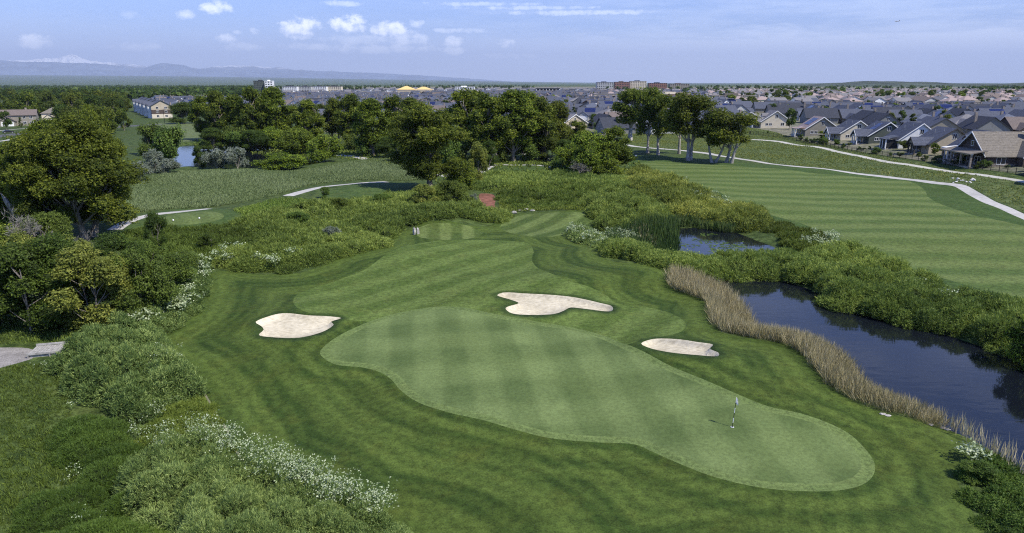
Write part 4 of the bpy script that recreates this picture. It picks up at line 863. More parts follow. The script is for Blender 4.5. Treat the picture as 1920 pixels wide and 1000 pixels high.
def ranch(w, l, wall, roof, hw=3.0, rise=4.2, trim='trim', porch='gable', win=True, sol=0, dormer=0, gw=1, skirt=None, hipr=False):
    """garden side looks to -x, sunny gable to -y; origin at the SW corner"""
    M = []; a = MB().gwall(0, w, 0, l, hw, rise, 'y', wall)
    if skirt: a.box(-.04, w+.04, -.04, l+.04, -1.2, 1.0, skirt)
    M.append(('wall', a, [])); r = MB().gable(0, w, 0, l, hw, rise, 'y', roof); k = rise/(w/2)
    ch = []
    ch.append(('vent_pipe', MB().cyl((w*.3, l*.6, hw+rise*.55), (w*.3, l*.6, hw+rise*.62+.9), .07, .07, 'galv', 6), [])); ch.append(('vent_pipe', MB().cyl((w*.38, l*.3, hw+rise*.7), (w*.38, l*.3, hw+rise*.78+.7), .06, .06, 'galv', 6), []))
    M.append(('roof', r, ch)); M.append(rakes(0, w, -.5, hw, rise, trim))
    M.append(('gutter', MB().box(-.72, -.58, -.5, l+.5, hw-.5*k-.30, hw-.5*k-.1, trim), []))
    for u, z, ww, hh in ((w*.5, hw+rise*.30, 1.0, 1.3), (w*.2, 1.1, 1.1, .9), (w*.32, 1.1, 1.1, .9), (w*.72, 1.0, 1.4, 1.3)): M.append(window('-y', u, z, ww, hh, -.0 if not skirt else -.04))
    for v in (l*.62, l*.82): M.append(window('-x', v, .6, 2.2, 1.7, -.0 if not skirt else -.04))
    d = MB().box(-.06, 0, l*.44, l*.44+1.8, 0, 2.1, 'glass').box(-.09, 0, l*.44-.1, l*.44, 0, 2.2, trim).box(-.09, 0, l*.44+1.8, l*.44+1.9, 0, 2.2, trim); M.append(('patio_door', d, []))
    # garden porch
    px0, px1, y0, y1 = -3.6, 0, l*.08, l*.48
    P = MB()
    for y in (y0, (y0+y1)/2, y1-.3): P.box(px0, px0+.3, y, y+.3, -1.2, hw-.35, trim if porch != 'dark' else 'dtrim')
    P.box(px0-.05, px0+.35, y0-.05, y1+.05, hw-.35, hw-.1, trim)
    P.box(px0, 0, y0, y1, -1.2, -.02, 'deck')
    if porch == 'gable':
        rr2 = MB(); c = (y0+y1)/2; kk = 1.7/((y1-y0)/2)
        rr2.gable(px0, w*.28, y0, y1, hw-.1, 1.7, 'x', roof); P.poly([(px0+.05, y0, hw-.1), (px0+.05, y1, hw-.1), (px0+.05, c, hw+1.5)], [(0,2,1)], wall)
        M.append(('porch_roof', rr2, [])); M.append(rakes(y0, y1, px0-.5, hw-.1, 1.7, trim, ax='x'))
    elif porch == 'screen':
        P.box(px0+.1, px0+.15, y0+.3, y1-.3, -.02, hw-.35, 'screen').box(px0+.3, 0, y0+.1, y0+.15, -.02, hw-.35, 'screen')
        M.append(('porch_roof', MB().slab([(px0-.5, y0-.5, hw-.15), (0, y0-.5, hw+.75), (0, y1+.5, hw+.75), (px0-.5, y1+.5, hw-.15)], .15, roof), []))
    else:
        M.append(('porch_roof', MB().slab([(px0-.5, y0-.5, hw+.05), (0, y0-.5, hw+.45), (0, y1+.5, hw+.45), (px0-.5, y1+.5, hw+.05)], .2, roof if porch != 'pergola' else 'trim'), []))
    M.append(('porch', P, []))
    if sol: M.append(solar(1.0, l*.25, 2, sol, hw+rise, 'y', k, w/2))
    if dormer:
        dd = MB(); x = w*.12; y = l*.5; zb = hw+.12*w*k-.3; wdd = MB().gwall(x, w*.42, y-1.1, y+1.1, zb+1.5, 1.0, 'x', wall)
        wdd.V = [(a_, b_, max(c_, zb-.3)) for a_, b_, c_ in wdd.V]
        M.append(('dormer', wdd, [('dormer_roof', MB().gable(x, w*.45, y-1.1, y+1.1, zb+1.5, 1.0, 'x', roof, .25, .1), [])]+[(a_, b_, c_) for a_, b_, c_ in [window('-x', y, zb+.4, 1.2, 1.0, x)]]))
    return M
def gp1(px, py): return G(px, py)
EST = 'houses backing onto the golf course'
NEAR = [
 ((1378,240), 13, 13, 'cream', 'slate', dict(porch='flat', rise=4), 'low cream house with a long grey roof just right of the rightmost cottonwood'),
 ((1426,240), 13, 10, 'cream', 'greyroof', dict(porch='gable', rise=4.4, dormer=1), 'cream house with a grey roof and a small gable over its garden side'),
 ((1509,256), 12.5, 9.5, 'taupe', 'pinkroof', dict(porch='flat', sol=5, rise=4.3), 'taupe house with a pinkish roof carrying solar panels'),
 ((1575,264), 12, 9.5, 'cream', 'slate', dict(porch='gable', rise=4.0), 'cream-gabled house with a slate roof right of the pinkish-roofed one'),
 ((1628,270), 12, 9.5, 'dgreen', 'slate', dict(porch='gable', sol=3, rise=4.0), 'dark green house with white trim and a long panel on its slate roof'),
 ((1684,279), 12.5, 9.5, 'white', 'slate', dict(porch='screen', rise=4.6), 'white-walled house with a slate roof and a dark screened porch'),
 ((1740,289), 13, 9.5, 'tan', 'slate', dict(porch='gable', trim='dtrim', rise=4.2), 'tan house with a slate roof and dark eaves beside the white-walled house'),
 ((1812,301), 12.5, 9.5, 'brown', 'slate', dict(porch='pergola', rise=4.4, dormer=1), 'dark house with a white porch and a small arched dormer'),
]
for (pxy, w_, l_, wa, ro, kw, lab) in NEAR:
    x, y, z = gp1(*pxy); emit(ranch(w_, l_, wa, ro, **kw), 'house', (x, y, z), R(-4), lab, 'house', EST)
# the big tan-roofed house, gable to the garden
def tanhouse():
    w, l, hw, rise = 17, 13, 3.1, 5.0; M = []
    M.append(('wall', MB().gwall(0, w, 0, l, hw, rise, 'x', 'brown').box(-.05, w+.05, -.05, l+.05, -1.2, .9, 'stone'), []))
    M.append(('roof', MB().gable(0, w, 0, l, hw, rise, 'x', 'tanroof', .6), [('chimney', MB().box(11, 12, 4, 5.2, hw+2, hw+rise+1, 'stone'), [])]))
    M.append(rakes(0, l, -.6, hw, rise, 'trim', .6, 'x'))
    M.append(('cross_gable', MB().gwall(7, 13, -2.6, 3, hw, 3, 'y', 'brown'), [('cross_roof', MB().gable(7, 13, -2.6, 5, hw, 3, 'y', 'tanroof', .4), [])]))
    M.append(rakes(7, 13, -3.0, hw, 3, 'trim', .4))
    M.append(window('-x', l*.5, hw+1.6, .9, 1.1, 0)); M.append(window('-x', l*.25, .4, 2.4, 1.8, -.05)); M.append(window('-x', l*.7, .4, 2.4, 1.8, -.05)); M.append(window('-y', 10, .8, 1.8, 1.5, -2.6)); M.append(window('-y', 10, hw+.7, 1.2, 1.1, -2.6)); M.append(window('-y', 3.5, .8, 2, 1.5, -.05))
    P = MB()
    for y in (0, 4.2, 8.4, l-.4): P.box(-3.6, -3.2, y, y+.4, -1.2, hw-.2, 'stone')
    P.box(-3.7, -3.1, -.1, l+.1, hw-.2, hw+.05, 'trim').box(-3.6, 0, 0, l, -1.2, -.02, 'deck'); M.append(('porch', P, []))
    M.append(('porch_roof', MB().slab([(-4.1, -.4, hw+.1), (-.02, -.4, hw+.9), (-.02, l+.4, hw+.9), (-4.1, l+.4, hw+.1)], .18, 'tanroof'), [])); return M
x, y, z = gp1(1846, 314); emit(tanhouse(), 'house', (x, y, z), R(-4), 'big dark-walled house with a mottled tan shingle roof at the right edge', 'house', EST)
x, y, z = gp1(1905, 330); emit(ranch(12, 14, 'brown', 'tanroof', porch='gable'), 'house', (x+2, y-14, z), R(-4), 'tan-roofed house mostly cut off by the right edge of the frame', 'house', EST)
x, y, z = gp1(1070, 243); emit(ranch(16, 14, 'tan', 'greyroof', porch='gable', sol=6), 'house', (x-4, y, z), R(35), 'tan house with a row of blue solar panels between the grove and the open cottonwoods', 'house', EST)

# prototypes for the estates (ground outline centred, front to -y)
def proto(w, l, hw, rise, ax, wall, roof, hipr=False, wing=True, two=False, sol=False, trim='trim'):
    a = MB(); r = MB(); M = []
    if hipr: a.box(-w/2, w/2, -l/2, l/2, -3, hw, wall); r.hip(-w/2, w/2, -l/2, l/2, hw, rise, roof)
    else: a.gwall(-w/2, w/2, -l/2, l/2, hw, rise, ax, wall); r.gable(-w/2, w/2, -l/2, l/2, hw, rise, ax, roof)
    ch = MB().box(w*.2, w*.2+.9, -.4, .5, hw+rise*.4, hw+rise+.9, 'stone')
    M.append(('wall', a, [])); M.append(('roof', r, [('chimney', ch, [])]))
    if wing:
        ww = w*.42; g = MB().gwall(-w/2+.6, -w/2+.6+ww, -l/2-3, -l/2+2, 2.8, 2.3, 'y', wall); M.append(('garage', g, [('garage_door', MB().box(-w/2+1.4, -w/2-.2+ww, -l/2-3.05, -l/2-2.9, 0, 2.2, trim), [])]))
        M.append(('garage_roof', MB().gable(-w/2+.6, -w/2+.6+ww, -l/2-3, -l/2+3, 2.8, 2.3, 'y', roof, .4), []))
    for u, zz, f, pp in ((w*.18, .9, '-y', -l/2), (w*.36, .9, '-y', -l/2), (-l*.2, .9, '-x', -w/2), (l*.2, .9, '-x', -w/2), (l*.1, .9, '+x', w/2)): M.append(window(f, u, zz, 1.4, 1.3, pp, trim))
    if two:
        for u, f, pp in ((w*.18, '-y', -l/2), (w*.36, '-y', -l/2), (-w*.2, '-y', -l/2), (-l*.2, '-x', -w/2), (l*.2, '-x', -w/2)): M.append(window(f, u, 3.7, 1.3, 1.3, pp, trim))
    elif not hipr and ax == 'y': M.append(window('-y', 0, hw+rise*.3, 1.0, 1.2, -l/2, trim))
    if sol:
        k = rise/(l/2) if ax == 'x' else rise/(w/2); mb = MB()
        for i in range(6):
            for j in range(2):
                zz = lambda y: hw+rise+(y)*k+.1
                y1_ = -.6-j*1.75; x_ = -3.4+i*1.1; mb.slab([(x_, y1_-1.65, zz(y1_-1.65)), (x_+1.02, y1_-1.65, zz(y1_-1.65)), (x_+1.02, y1_, zz(y1_)), (x_, y1_, zz(y1_))], .05, 'solar')
        M.append(('solar_panel', mb, []))
    return M
PR = {
 'sl_g1': (proto(15, 13, 3, 4.0, 'x', 'taupe', 'slate'), 'house with a long slate-grey gable roof'),
 'sl_g2': (proto(12, 15, 3, 4.2, 'y', 'grey', 'charcoal', wing=False), 'grey house with a steep charcoal roof'),
 'sl_h': (proto(15, 14, 3, 3.8, 'x', 'cream', 'bluegrey', hipr=True), 'cream house with a blue-grey hipped roof'),
 'sl_s': (proto(15, 12, 3, 4.2, 'x', 'lgrey', 'slate', sol=True), 'house with solar panels on its slate roof'),
 'sl_w': (proto(12, 13, 3.4, 4.2, 'y', 'white', 'slate'), 'white-gabled house with a slate roof'),
 'sl_b': (proto(14, 13, 3, 4.0, 'x', 'brown', 'brownroof'), 'house with a brown gable roof'),
 'sl_n': (proto(15, 14, 3, 3.6, 'x', 'cream', 'greyroof', hipr=True), 'cream house with a pale grey hipped roof'),
 'tn_w': (proto(13, 12, 5.6, 2.8, 'x', 'white', 'greyroof', two=True), 'two-storey white house, grey roof'),
 'tn_p': (proto(14, 12, 5.6, 2.8, 'x', 'cream', 'pinkroof', hipr=True, two=True), 'two-storey cream house, pinkish roof'),
 'tn_b': (proto(14, 12, 5.6, 3.0, 'y', 'lgrey', 'brownroof', two=True), 'two-storey grey house, brown roof'),
 'tn_t': (proto(15, 12, 3.2, 3.0, 'x', 'white', 'tanroof', hipr=True), 'white bungalow with a tan hipped roof'),
}
cand = []
def pxof(x, y): return 960+F*x/(cT*y+sT*CAMH)
def pyof(y, z=0.): return 500-F*(sT*y*-1+cT*(z-CAMH)+0)/(cT*y-sT*(z-CAMH))*1.0
def district(name, y0, y1, pxl, pxr, sp, row, keys, ang, xmin=-1e9, skip=0.06):
    y = y0; j = 0
    while y < y1:
        xl = max((pxl-960)/F*(cT*y+sT*CAMH), xmin); xr = (pxr-960)/F*(cT*y+sT*CAMH); x = xl+rng.uniform(0, sp)
        while x < xr:
            if rng.uniform() > skip: cand.append((y+rng.uniform(-2, 2)+(x-xl)*math.tan(ang)*.0, x, math.radians(rng.choice([0, 180, 90, -90], p=[.45, .2, .25, .1]))+ang, keys[rng.integers(len(keys))], name))
            x += sp*rng.uniform(.95, 1.1)
        y += row*(.8 if j % 2 else 1.2); j += 1
SL = ['sl_g1', 'sl_g2', 'sl_h', 'sl_s', 'sl_w', 'sl_g1', 'sl_n', 'sl_h', 'sl_w', 'sl_b', 'sl_g1', 'sl_g2', 'sl_s']; TN = ['tn_w', 'tn_p', 'tn_b', 'tn_t', 'tn_p', 'tn_w', 'sl_g1']
district('on the slate-roofed estate at the right', 262, 520, 1430, 1990, 17, 27, SL, R(-8), xmin=152)
district('on the far pale-roofed estate at the right', 560, 1750, 1330, 1980, 19, 44, TN, R(6))
district('just beyond the open cottonwoods', 320, 700, 1100, 1400, 18, 30, SL, R(12), xmin=40)
district('far beyond the open cottonwoods', 740, 1750, 1110, 1340, 19, 46, SL+TN[:2], R(3))
district('on the estate behind the central grove', 430, 1350, 500, 1140, 18, 34, SL, R(-12))
district('on the far edge of the central estate', 1400, 2100, 520, 1120, 21, 60, ['sl_g1', 'sl_h', 'tn_w', 'sl_g2'], R(0), skip=.3)
district('beside the townhouses at the left', 560, 950, 285, 505, 17, 34, SL, R(-20))
PARK = [(640, 840, 1385, 1500)]
keepc = []
for c in cand:
    p_ = pxof(c[1], c[0])
    if any(a <= c[0] <= b and l <= p_ <= r for a, b, l, r in PARK): continue
    keepc.append(c)
cand = sorted(keepc, key=lambda c: c[0])
EMP = {}; n_ind = 285; merged = {}
DZ = H([(c[1], c[0]) for c in cand])
FLATM = {}
for k, (mod, desc) in PR.items():
    mb = MB()
    for pn, m, subs in mod:
        for q in [m]+[s_[1] for s_ in subs]:
            b = len(mb.V); mb.V += q.V
            for f, mi_ in zip(q.F, q.m): mb.F.append([b+i for i in f]); mb.m.append(mb.mi(q.mats[mi_]))
    FLATM[k] = (mb, mb.mesh('house'))
farV = []; farF = []; farM = []; fmats = []; off = 0
for i, (y, x, rz, k, dn) in enumerate(cand):
    z = float(DZ[i]); desc = PR[k][1]; g = 'houses '+dn
    if i < n_ind:
        if y < 480:
            if k not in EMP: EMP[k] = emit(PR[k][0], 'house', (x, y, z), rz, desc+' '+dn, 'house', g)
            else: copytree(EMP[k], (x, y, z), rz, desc+' '+dn, 'house', g)
        else:
            o = bpy.data.objects.new('house', FLATM[k][1]); COL.objects.link(o); o.location = (x, y, z); o.rotation_euler = (0, 0, rz); tag(o, desc+' '+dn, 'house', g)
    else:
        mb = FLATM[k][0]; V = np.array(mb.V); c_, s_ = math.cos(rz), math.sin(rz)
        farV.append(np.column_stack([V[:, 0]*c_-V[:, 1]*s_+x, V[:, 0]*s_+V[:, 1]*c_+y, V[:, 2]+z]))
        for f, mi_ in zip(mb.F, mb.m):
            nm = mb.mats[mi_]
            if nm not in fmats: fmats.append(nm)
            farF.append([off+a for a in f]); farM.append(fmats.index(nm))
        off += len(V)
me = bpy.data.meshes.new('distant_houses'); me.from_pydata(np.concatenate(farV).tolist(), [], farF)
for m in fmats: me.materials.append(BM[m])
me.polygons.foreach_set('material_index', farM); me.update(); o = bpy.data.objects.new('distant_houses', me); COL.objects.link(o); tag(o, 'hundreds of distant house roofs running to the horizon', 'houses', kind='stuff')
print('HOUSES', len(cand))

# ---- townhouses, left
def townhouse():
    M = [('wall', MB().gwall(-19, 0, -6, 6, 8.2, 3.4, 'x', 'tan').box(-19.05, .05, -6.05, 6.05, 2.8, 5.4, 'brown').box(-19.04, .04, -6.04, 6.04, -1, 2.6, 'cream'), []), ('roof', MB().gable(-19, 0, -6, 6, 8.2, 3.4, 'x', 'slate', .6), [])]
    for k in range(2):
        c = -5-k*8.2
        M.append(('bay', MB().gwall(c-2, c+2, -7.4, -3, 8.2, 1.8, 'y', 'white'), [('bay_roof', MB().gable(c-2, c+2, -7.4, -1, 8.2, 1.8, 'y', 'slate', .3), [])]))
        for zz in (3.6, 6.1): M += [window('-y', c, zz, 1.8, 1.4, -7.4), window('-y', c+3.6, zz, 1.0, 1.3, -6.05)]
        M.append(('garage_door', MB().box(c-1.3, c+1.3, -7.47, -7.4, 0, 2.3, 'trim'), []))
    for v in (-2.5, 2.5):
        for zz in (.8, 3.6, 6.1): M.append(window('+x', v, zz, 1.4, 1.3, .05))
    return M
first = None
for i in range(5):
    x, y, z = gp1(305, 222); loc = (x-.53*i*31, y+.85*i*31, z); lab = ['nearest townhouse block of the left row, its tan and brown end wall showing', 'second nearest townhouse block of the left row', 'middle townhouse block of the left row', 'second farthest townhouse block of the left row', 'farthest townhouse block of the left row'][i]
    first = emit(townhouse(), 'townhouse', loc, R(-58), lab, 'townhouse', 'grey-roofed townhouses at the left') if first is None else copytree(first, loc, R(-58), lab, 'townhouse', 'grey-roofed townhouses at the left')
# ---- the two houses by the road
def suburb(w, wall, roof):
    M = proto(w, 11, 5.6, 3.0, 'x', wall, roof, two=True); return M
x, y, z = gp1(28, 236); emit(proto(17, 11, 5.8, 2.6, 'x', 'taupe', 'brownroof', two=True), 'house', (x, y+4, z), R(28), 'two-storey taupe house with white garage beside the road, left edge', 'house')
x, y, z = gp1(92, 231); emit(proto(14, 11, 5.6, 3.0, 'x', 'cream', 'tanroof', hipr=True, two=True), 'house', (x, y+8, z), R(28), 'pale tan-roofed house half hidden by trees right of the taupe one', 'house')

# ---- big buildings on the skyline
def block(w, d, h, wall, floors, cols, band=None, roofm='greyroof', parapet=True):
    M = [('wall', MB().box(-w/2, w/2, -d/2, d/2, -2, h, wall), []), ('roof', MB().box(-w/2-.2, w/2+.2, -d/2-.2, d/2+.2, h, h+.7, roofm).box(-w*.2, w*.1, -d*.2, d*.2, h+.7, h+2.6, roofm), [])]
    for f in range(floors):
        for c in range(cols):
            cw = w/cols; u = -w/2+cw*(c+.5); z0 = h/floors*(f+.3); M.append(('window', MB().box(u-cw*.28, u+cw*.28, -d/2-.06, -d/2, z0, z0+h/floors*.5, 'glass'), []))
    return M
def put(mod, name, px, y, lab, cat, rz=0, dz=0, group=None):
    x = (px-960)/F*(cT*y+sT*CAMH); z = float(H([(x, y)])[0]); return emit(mod, name, (x, y, z+dz), R(rz), lab, cat, group)
t_ = block(28, 24, 27, 'dgreen', 7, 9, roofm='charcoal'); put(t_, 'office_tower', 492, 1500, 'dark glass office block standing tallest on the left skyline', 'office building', 10)
t_ = block(16, 22, 27, 'white', 6, 3, roofm='trim'); put(t_, 'office_wing', 507, 1492, 'white framed wing against the right side of the dark office block', 'office building', 10)
for i, (px, w, wl, lab) in enumerate([(546, 34, 'white', 'white apartment block closest to the office tower on the skyline'), (574, 30, 'lgrey', 'grey and white apartment block, second to the right of the office tower'), (601, 34, 'white', 'apartment block with dark stair towers, third right of the office tower'), (628, 36, 'cream', 'cream apartment block, last of the row right of the office tower')]):
    put(block(w, 18, 15, wl, 4, 8, roofm='charcoal'), 'apartment_block', px, 1700+i*15, lab, 'apartment building', group='apartment blocks right of the office tower')
def tent(): 
    return [('wall', MB().box(-30, 30, -15, 15, -2, 9, 'tan'), []), ('roof', MB().hip(-31, 1, -15, 15, 9, 6, 'gold').hip(-1, 31, -14, 14, 8.6, 5, 'gold'), [])]
put(tent(), 'sports_hall', 779, 1250, 'wide building with a golden yellow roof rising above the trees', 'hall', 5)
put(block(40, 20, 12, 'white', 3, 8, roofm='trim'), 'office_building', 872, 1450, 'long white building on the skyline above the grove', 'office building', 0)
pv = [('roof', MB().box(-24, 24, -9, 9, 9, 10.5, 'charcoal'), []), ('wall', MB().box(-22, 22, -4, 7, -2, 9, 'glass'), [])]
for i in range(8): pv.append(('column', MB().box(-23+i*6.4, -22+i*6.4, -8.5, -7.5, -2, 9, 'trim'), []))
put(pv, 'pavilion', 1027, 1400, 'flat dark-roofed building with a row of white columns on the skyline', 'building')
for i, (px, w, h, wl, rf, y, lab) in enumerate([(1133, 44, 22, 'lgrey', 'charcoal', 1900, 'grey flat-roofed block at the left end of the far skyline row'), (1165, 40, 23, 'brick', 'brownroof', 1930, 'brick red block second from the left in the far skyline row'), (1195, 44, 25, 'cream', 'charcoal', 1950, 'tallest cream block of the far skyline row'), (1232, 50, 20, 'brick', 'charcoal', 2000, 'low brick block right of the tallest cream one'), (1272, 56, 18, 'taupe', 'brownroof', 2050, 'long brown block at the right end of the far skyline row')]):
    put(block(w, 24, h, wl, 5, 9, roofm=rf), 'apartment_block', px, y, lab, 'apartment building', group='blocks of the far skyline row')
put(block(26, 16, 8, 'tan', 1, 2, roofm='greyroof'), 'shop_building', 1134, 760, 'plain tan box building left of the open cottonwoods', 'shop')
put(block(42, 18, 7, 'brick', 1, 6, roofm='cream'), 'shop_building', 1258, 830, 'long red-brown flat building showing above the open cottonwoods', 'shop')
put(block(40, 18, 8, 'cream', 1, 5, roofm='tanroof'), 'clubhouse', 1372, 640, 'cream flat-roofed building with a dark door above the rightmost cottonwood', 'building', -4)
put(block(40, 16, 6, 'white', 1, 4, roofm='trim'), 'barn', 140, 1700, 'white barn roof among the left woods', 'barn')
for (pa, pb, lab) in [((1475, 760), (1503, 760), 'white garden fence below the pale estate'), ((1848, 520), (1900, 520), 'white garden fence at the far right behind the slate roofs')]:
    xa = (pa[0]-960)/F*(cT*pa[1]+sT*CAMH); xb = (pb[0]-960)/F*(cT*pb[1]+sT*CAMH); z = float(H([(xa, pa[1])])[0]); L = xb-xa
    emit([('panel', MB().box(0, L, -.03, .03, 0, 1.9, 'whitep'), [])]+[('post', MB().box(i*L/6-.08, i*L/6+.08, -.08, .08, 0, 2.1, 'whitep'), []) for i in range(7)], 'garden_fence', (xa, pa[1], z), 0, lab, 'fence')

# ---- garden fence and gardens
fp = spline(gp([(1405,252),(1450,257),(1500,266),(1550,275),(1623,288),(1698,299),(1786,311),(1920,329),(2050,350)]), 2.5, closed=False); fz_ = H(fp)
rl = MB(); e = empty('garden_fence', (fp[0][0], fp[0][1], fz_[0])); o0 = np.array([fp[0][0], fp[0][1], fz_[0]])
for i in range(len(fp)-1):
    a = np.array([*fp[i], fz_[i]])-o0; b = np.array([*fp[i+1], fz_[i+1]])-o0
    for hh in (.25, 1.25): rl.cyl(a+[0, 0, hh], b+[0, 0, hh], .03, .03, 'black', 4)
    for t_ in np.linspace(0, 1, 12)[:-1]: q = a+(b-a)*t_; rl.cyl(q, q+[0, 0, 1.3], .018, .018, 'black', 3)
o = bpy.data.objects.new('railing', rl.mesh('railing')); COL.objects.link(o); o.parent = e
pm = MB().box(-.05, .05, -.05, .05, -.2, 1.45, 'black').mesh('post')
for i in range(0, len(fp), 1):
    if i > 95: break
    q = bpy.data.objects.new('post', pm); COL.objects.link(q); q.parent = e; q.location = (fp[i][0]-o0[0], fp[i][1]-o0[1], fz_[i]-o0[2])
tag(e, 'long black metal fence along the back gardens beside the pale walkway', 'fence')
gi = 0
for i in range(46):
    k = rng.integers(2, len(fp)-1); x, y = fp[k][0]+rng.uniform(.8, 7), fp[k][1]+rng.uniform(-1, 1); s_ = rng.uniform(.8, 2.2)
    plant(['bush0', 'bush1', 'round'][rng.integers(3)], 'garden_shrub', x, y, float(H([(x, y)])[0]), s_, s_*rng.uniform(1, 1.6), 'small garden shrub between the black fence and the houses', 'shrub', 'shrubs in the back gardens')
plant_px('round', 'garden_tree', 1693, 282, 262, 24, 'round clipped tree in front of the white-walled house', 'tree')
plant_px('town0', 'garden_tree', 1753, 292, 268, 22, 'slender young tree in front of the tan house', 'tree')
plant_px('town1', 'garden_tree', 1479, 243, 203, 24, 'dark tree between the cream house and the pinkish-roofed house', 'tree')
plant_px('town2', 'garden_tree', 1543, 262, 246, 26, 'low tree in front of the taupe house gable', 'tree')
def bench(): return [('seat', MB().box(-.8, .8, -.3, .3, .42, .48, 'whitep'), []), ('backrest', MB().box(-.8, .8, .3, .36, .5, .95, 'whitep'), [])]+[('leg', MB().box(a-.04, a+.04, b-.04, b+.04, 0, .42, 'whitep'), []) for a in (-.7, .7) for b in (-.25, .25)]
for px, py, lab in [(1645, 283, 'white garden seat behind the dark green house'), (1830, 308, 'white garden seat on the patio of the big tan-roofed house'), (1770, 305, 'white garden seat beside the white porch')]:
    x, y, z = G(px, py); emit(bench(), 'garden_bench', (x, y, z), R(60), lab, 'seat')

# ---- trees in the estates and woods
def many(n, y0, y1, pl, pr, protos, hr, lab, grp, xmin=-1e9, name='street_tree', cat='tree'):
    for _ in range(n):
        y = rng.uniform(y0, y1); p_ = rng.uniform(pl, pr); x = (p_-960)/F*(cT*y+sT*CAMH)
        if x < xmin: continue
        h = rng.uniform(*hr); plant(protos[rng.integers(len(protos))], name, x, y, float(H([(x, y)])[0]), h, h*rng.uniform(.6, .95), lab, cat, grp)
TT = ['town0', 'town1', 'town2', 'town3', 'cone', 'town1']
many(95, 280, 560, 1440, 1960, TT, (4, 8), 'small tree among the slate roofs on the right', 'trees among the slate roofs', 150)
many(150, 560, 1100, 1340, 1960, TT, (6, 12), 'tree among the pale roofs at the far right', 'trees among the pale roofs')
many(40, 380, 900, 1120, 1420, TT, (5, 9), 'tree among the houses beyond the open cottonwoods', 'trees beyond the open cottonwoods')
many(14, 300, 420, 1085, 1240, TT+['bush0', 'bush1'], (3, 7), 'garden tree just behind the low trees right of the grove', 'garden trees behind the low trees')
many(60, 460, 1100, 400, 1120, TT, (5, 9), 'small tree among the houses behind the grove', 'trees among the houses behind the grove')
plantn = 0
WD = ['wood0', 'wood1', 'wood2']
many(90, 430, 900, -40, 225, WD, (11, 17), 'tree of the dense dark wood behind the road on the left', 'trees of the left wood', name='woodland_tree')
many(22, 480, 800, 212, 244, WD, (9, 13), 'tree beside the far end of the townhouse row', 'trees left of the townhouses', name='woodland_tree')
many(16, 300, 400, 96, 240, WD, (8, 12), 'tree standing between the road and the left wood', 'trees between the road and the left wood', name='woodland_tree')
many(8, 380, 470, 560, 700, WD, (9, 13), 'tree filling in behind the far pond row', 'trees behind the far pond row', name='woodland_tree')
plant_px('town1', 'street_tree', 12, 243, 208, 24, 'dark street tree in front of the taupe house at the left edge', 'tree')
plant_px('cone', 'street_tree', 40, 240, 218, 10, 'narrow dark conifer in front of the white garage', 'tree')
UG = 'undergrowth bushes below the grove'
for px, ba, to, wp in [(690,292,250,60),(728,296,256,56),(760,304,256,60),(842,312,262,56),(880,306,258,50),(915,312,262,56),(950,304,258,50),(990,302,262,60),(1030,302,256,60),(1060,306,262,50),(660,282,250,40),(400,282,240,60),(440,280,238,60),(560,282,240,50),(478,284,244,60),(1010,296,240,50),(935,296,240,50)]:
    plant_px(['darkb0', 'darkb1', 'bush2'][rng.integers(3)], 'bush', px, ba, to, wp, 'dark bush filling the shade under the tall cottonwoods', 'shrub', UG)
# distant woods and single far trees
def fartrees(label, spec, nm):
    A = Acc()
    for (n_, y0, y1, pl, pr, h0_, h1_) in spec:
        for _ in range(n_):
            y = math.exp(rng.uniform(math.log(y0), math.log(y1))); x = (rng.uniform(pl, pr)-960)/F*(cT*y+sT*CAMH); z = float(h0([(x, y)])[0]) if y < 400 else (3*float(ss(88, 122, x+.3*max(0, y-260))))
            h = rng.uniform(h0_, h1_); w_ = h*rng.uniform(.7, 1.3); m = 34; d = rdir(m); c = np.array([x, y, z+h*.5])
            A.add(*diamonds(c+d*np.array([w_/2, w_/2, h/2])*rng.uniform(.6, 1, (m, 1)), d+rng.normal(size=(m, 3))*.4, w_*.42, w_*.34), 0, np.repeat(np.clip(rng.normal(.42, .2, m)+rng.normal(0, .1), 0, 1), 4))
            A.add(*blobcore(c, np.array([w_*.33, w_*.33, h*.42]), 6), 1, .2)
    o = A.obj(nm, [LM['dark'], LM['core']]); tag(o, label, 'woods', kind='stuff')
fartrees('dark band of distant woods below the mountains', [(1500, 900, 5000, -120, 480, 9, 15), (420, 2200, 7000, 400, 1000, 8, 13)], 'distant_woods')
fartrees('dark distant trees scattered along the right horizon', [(330, 1200, 4200, 1120, 2000, 8, 14), (120, 1500, 2200, 1820, 2000, 9, 14)], 'distant_trees')

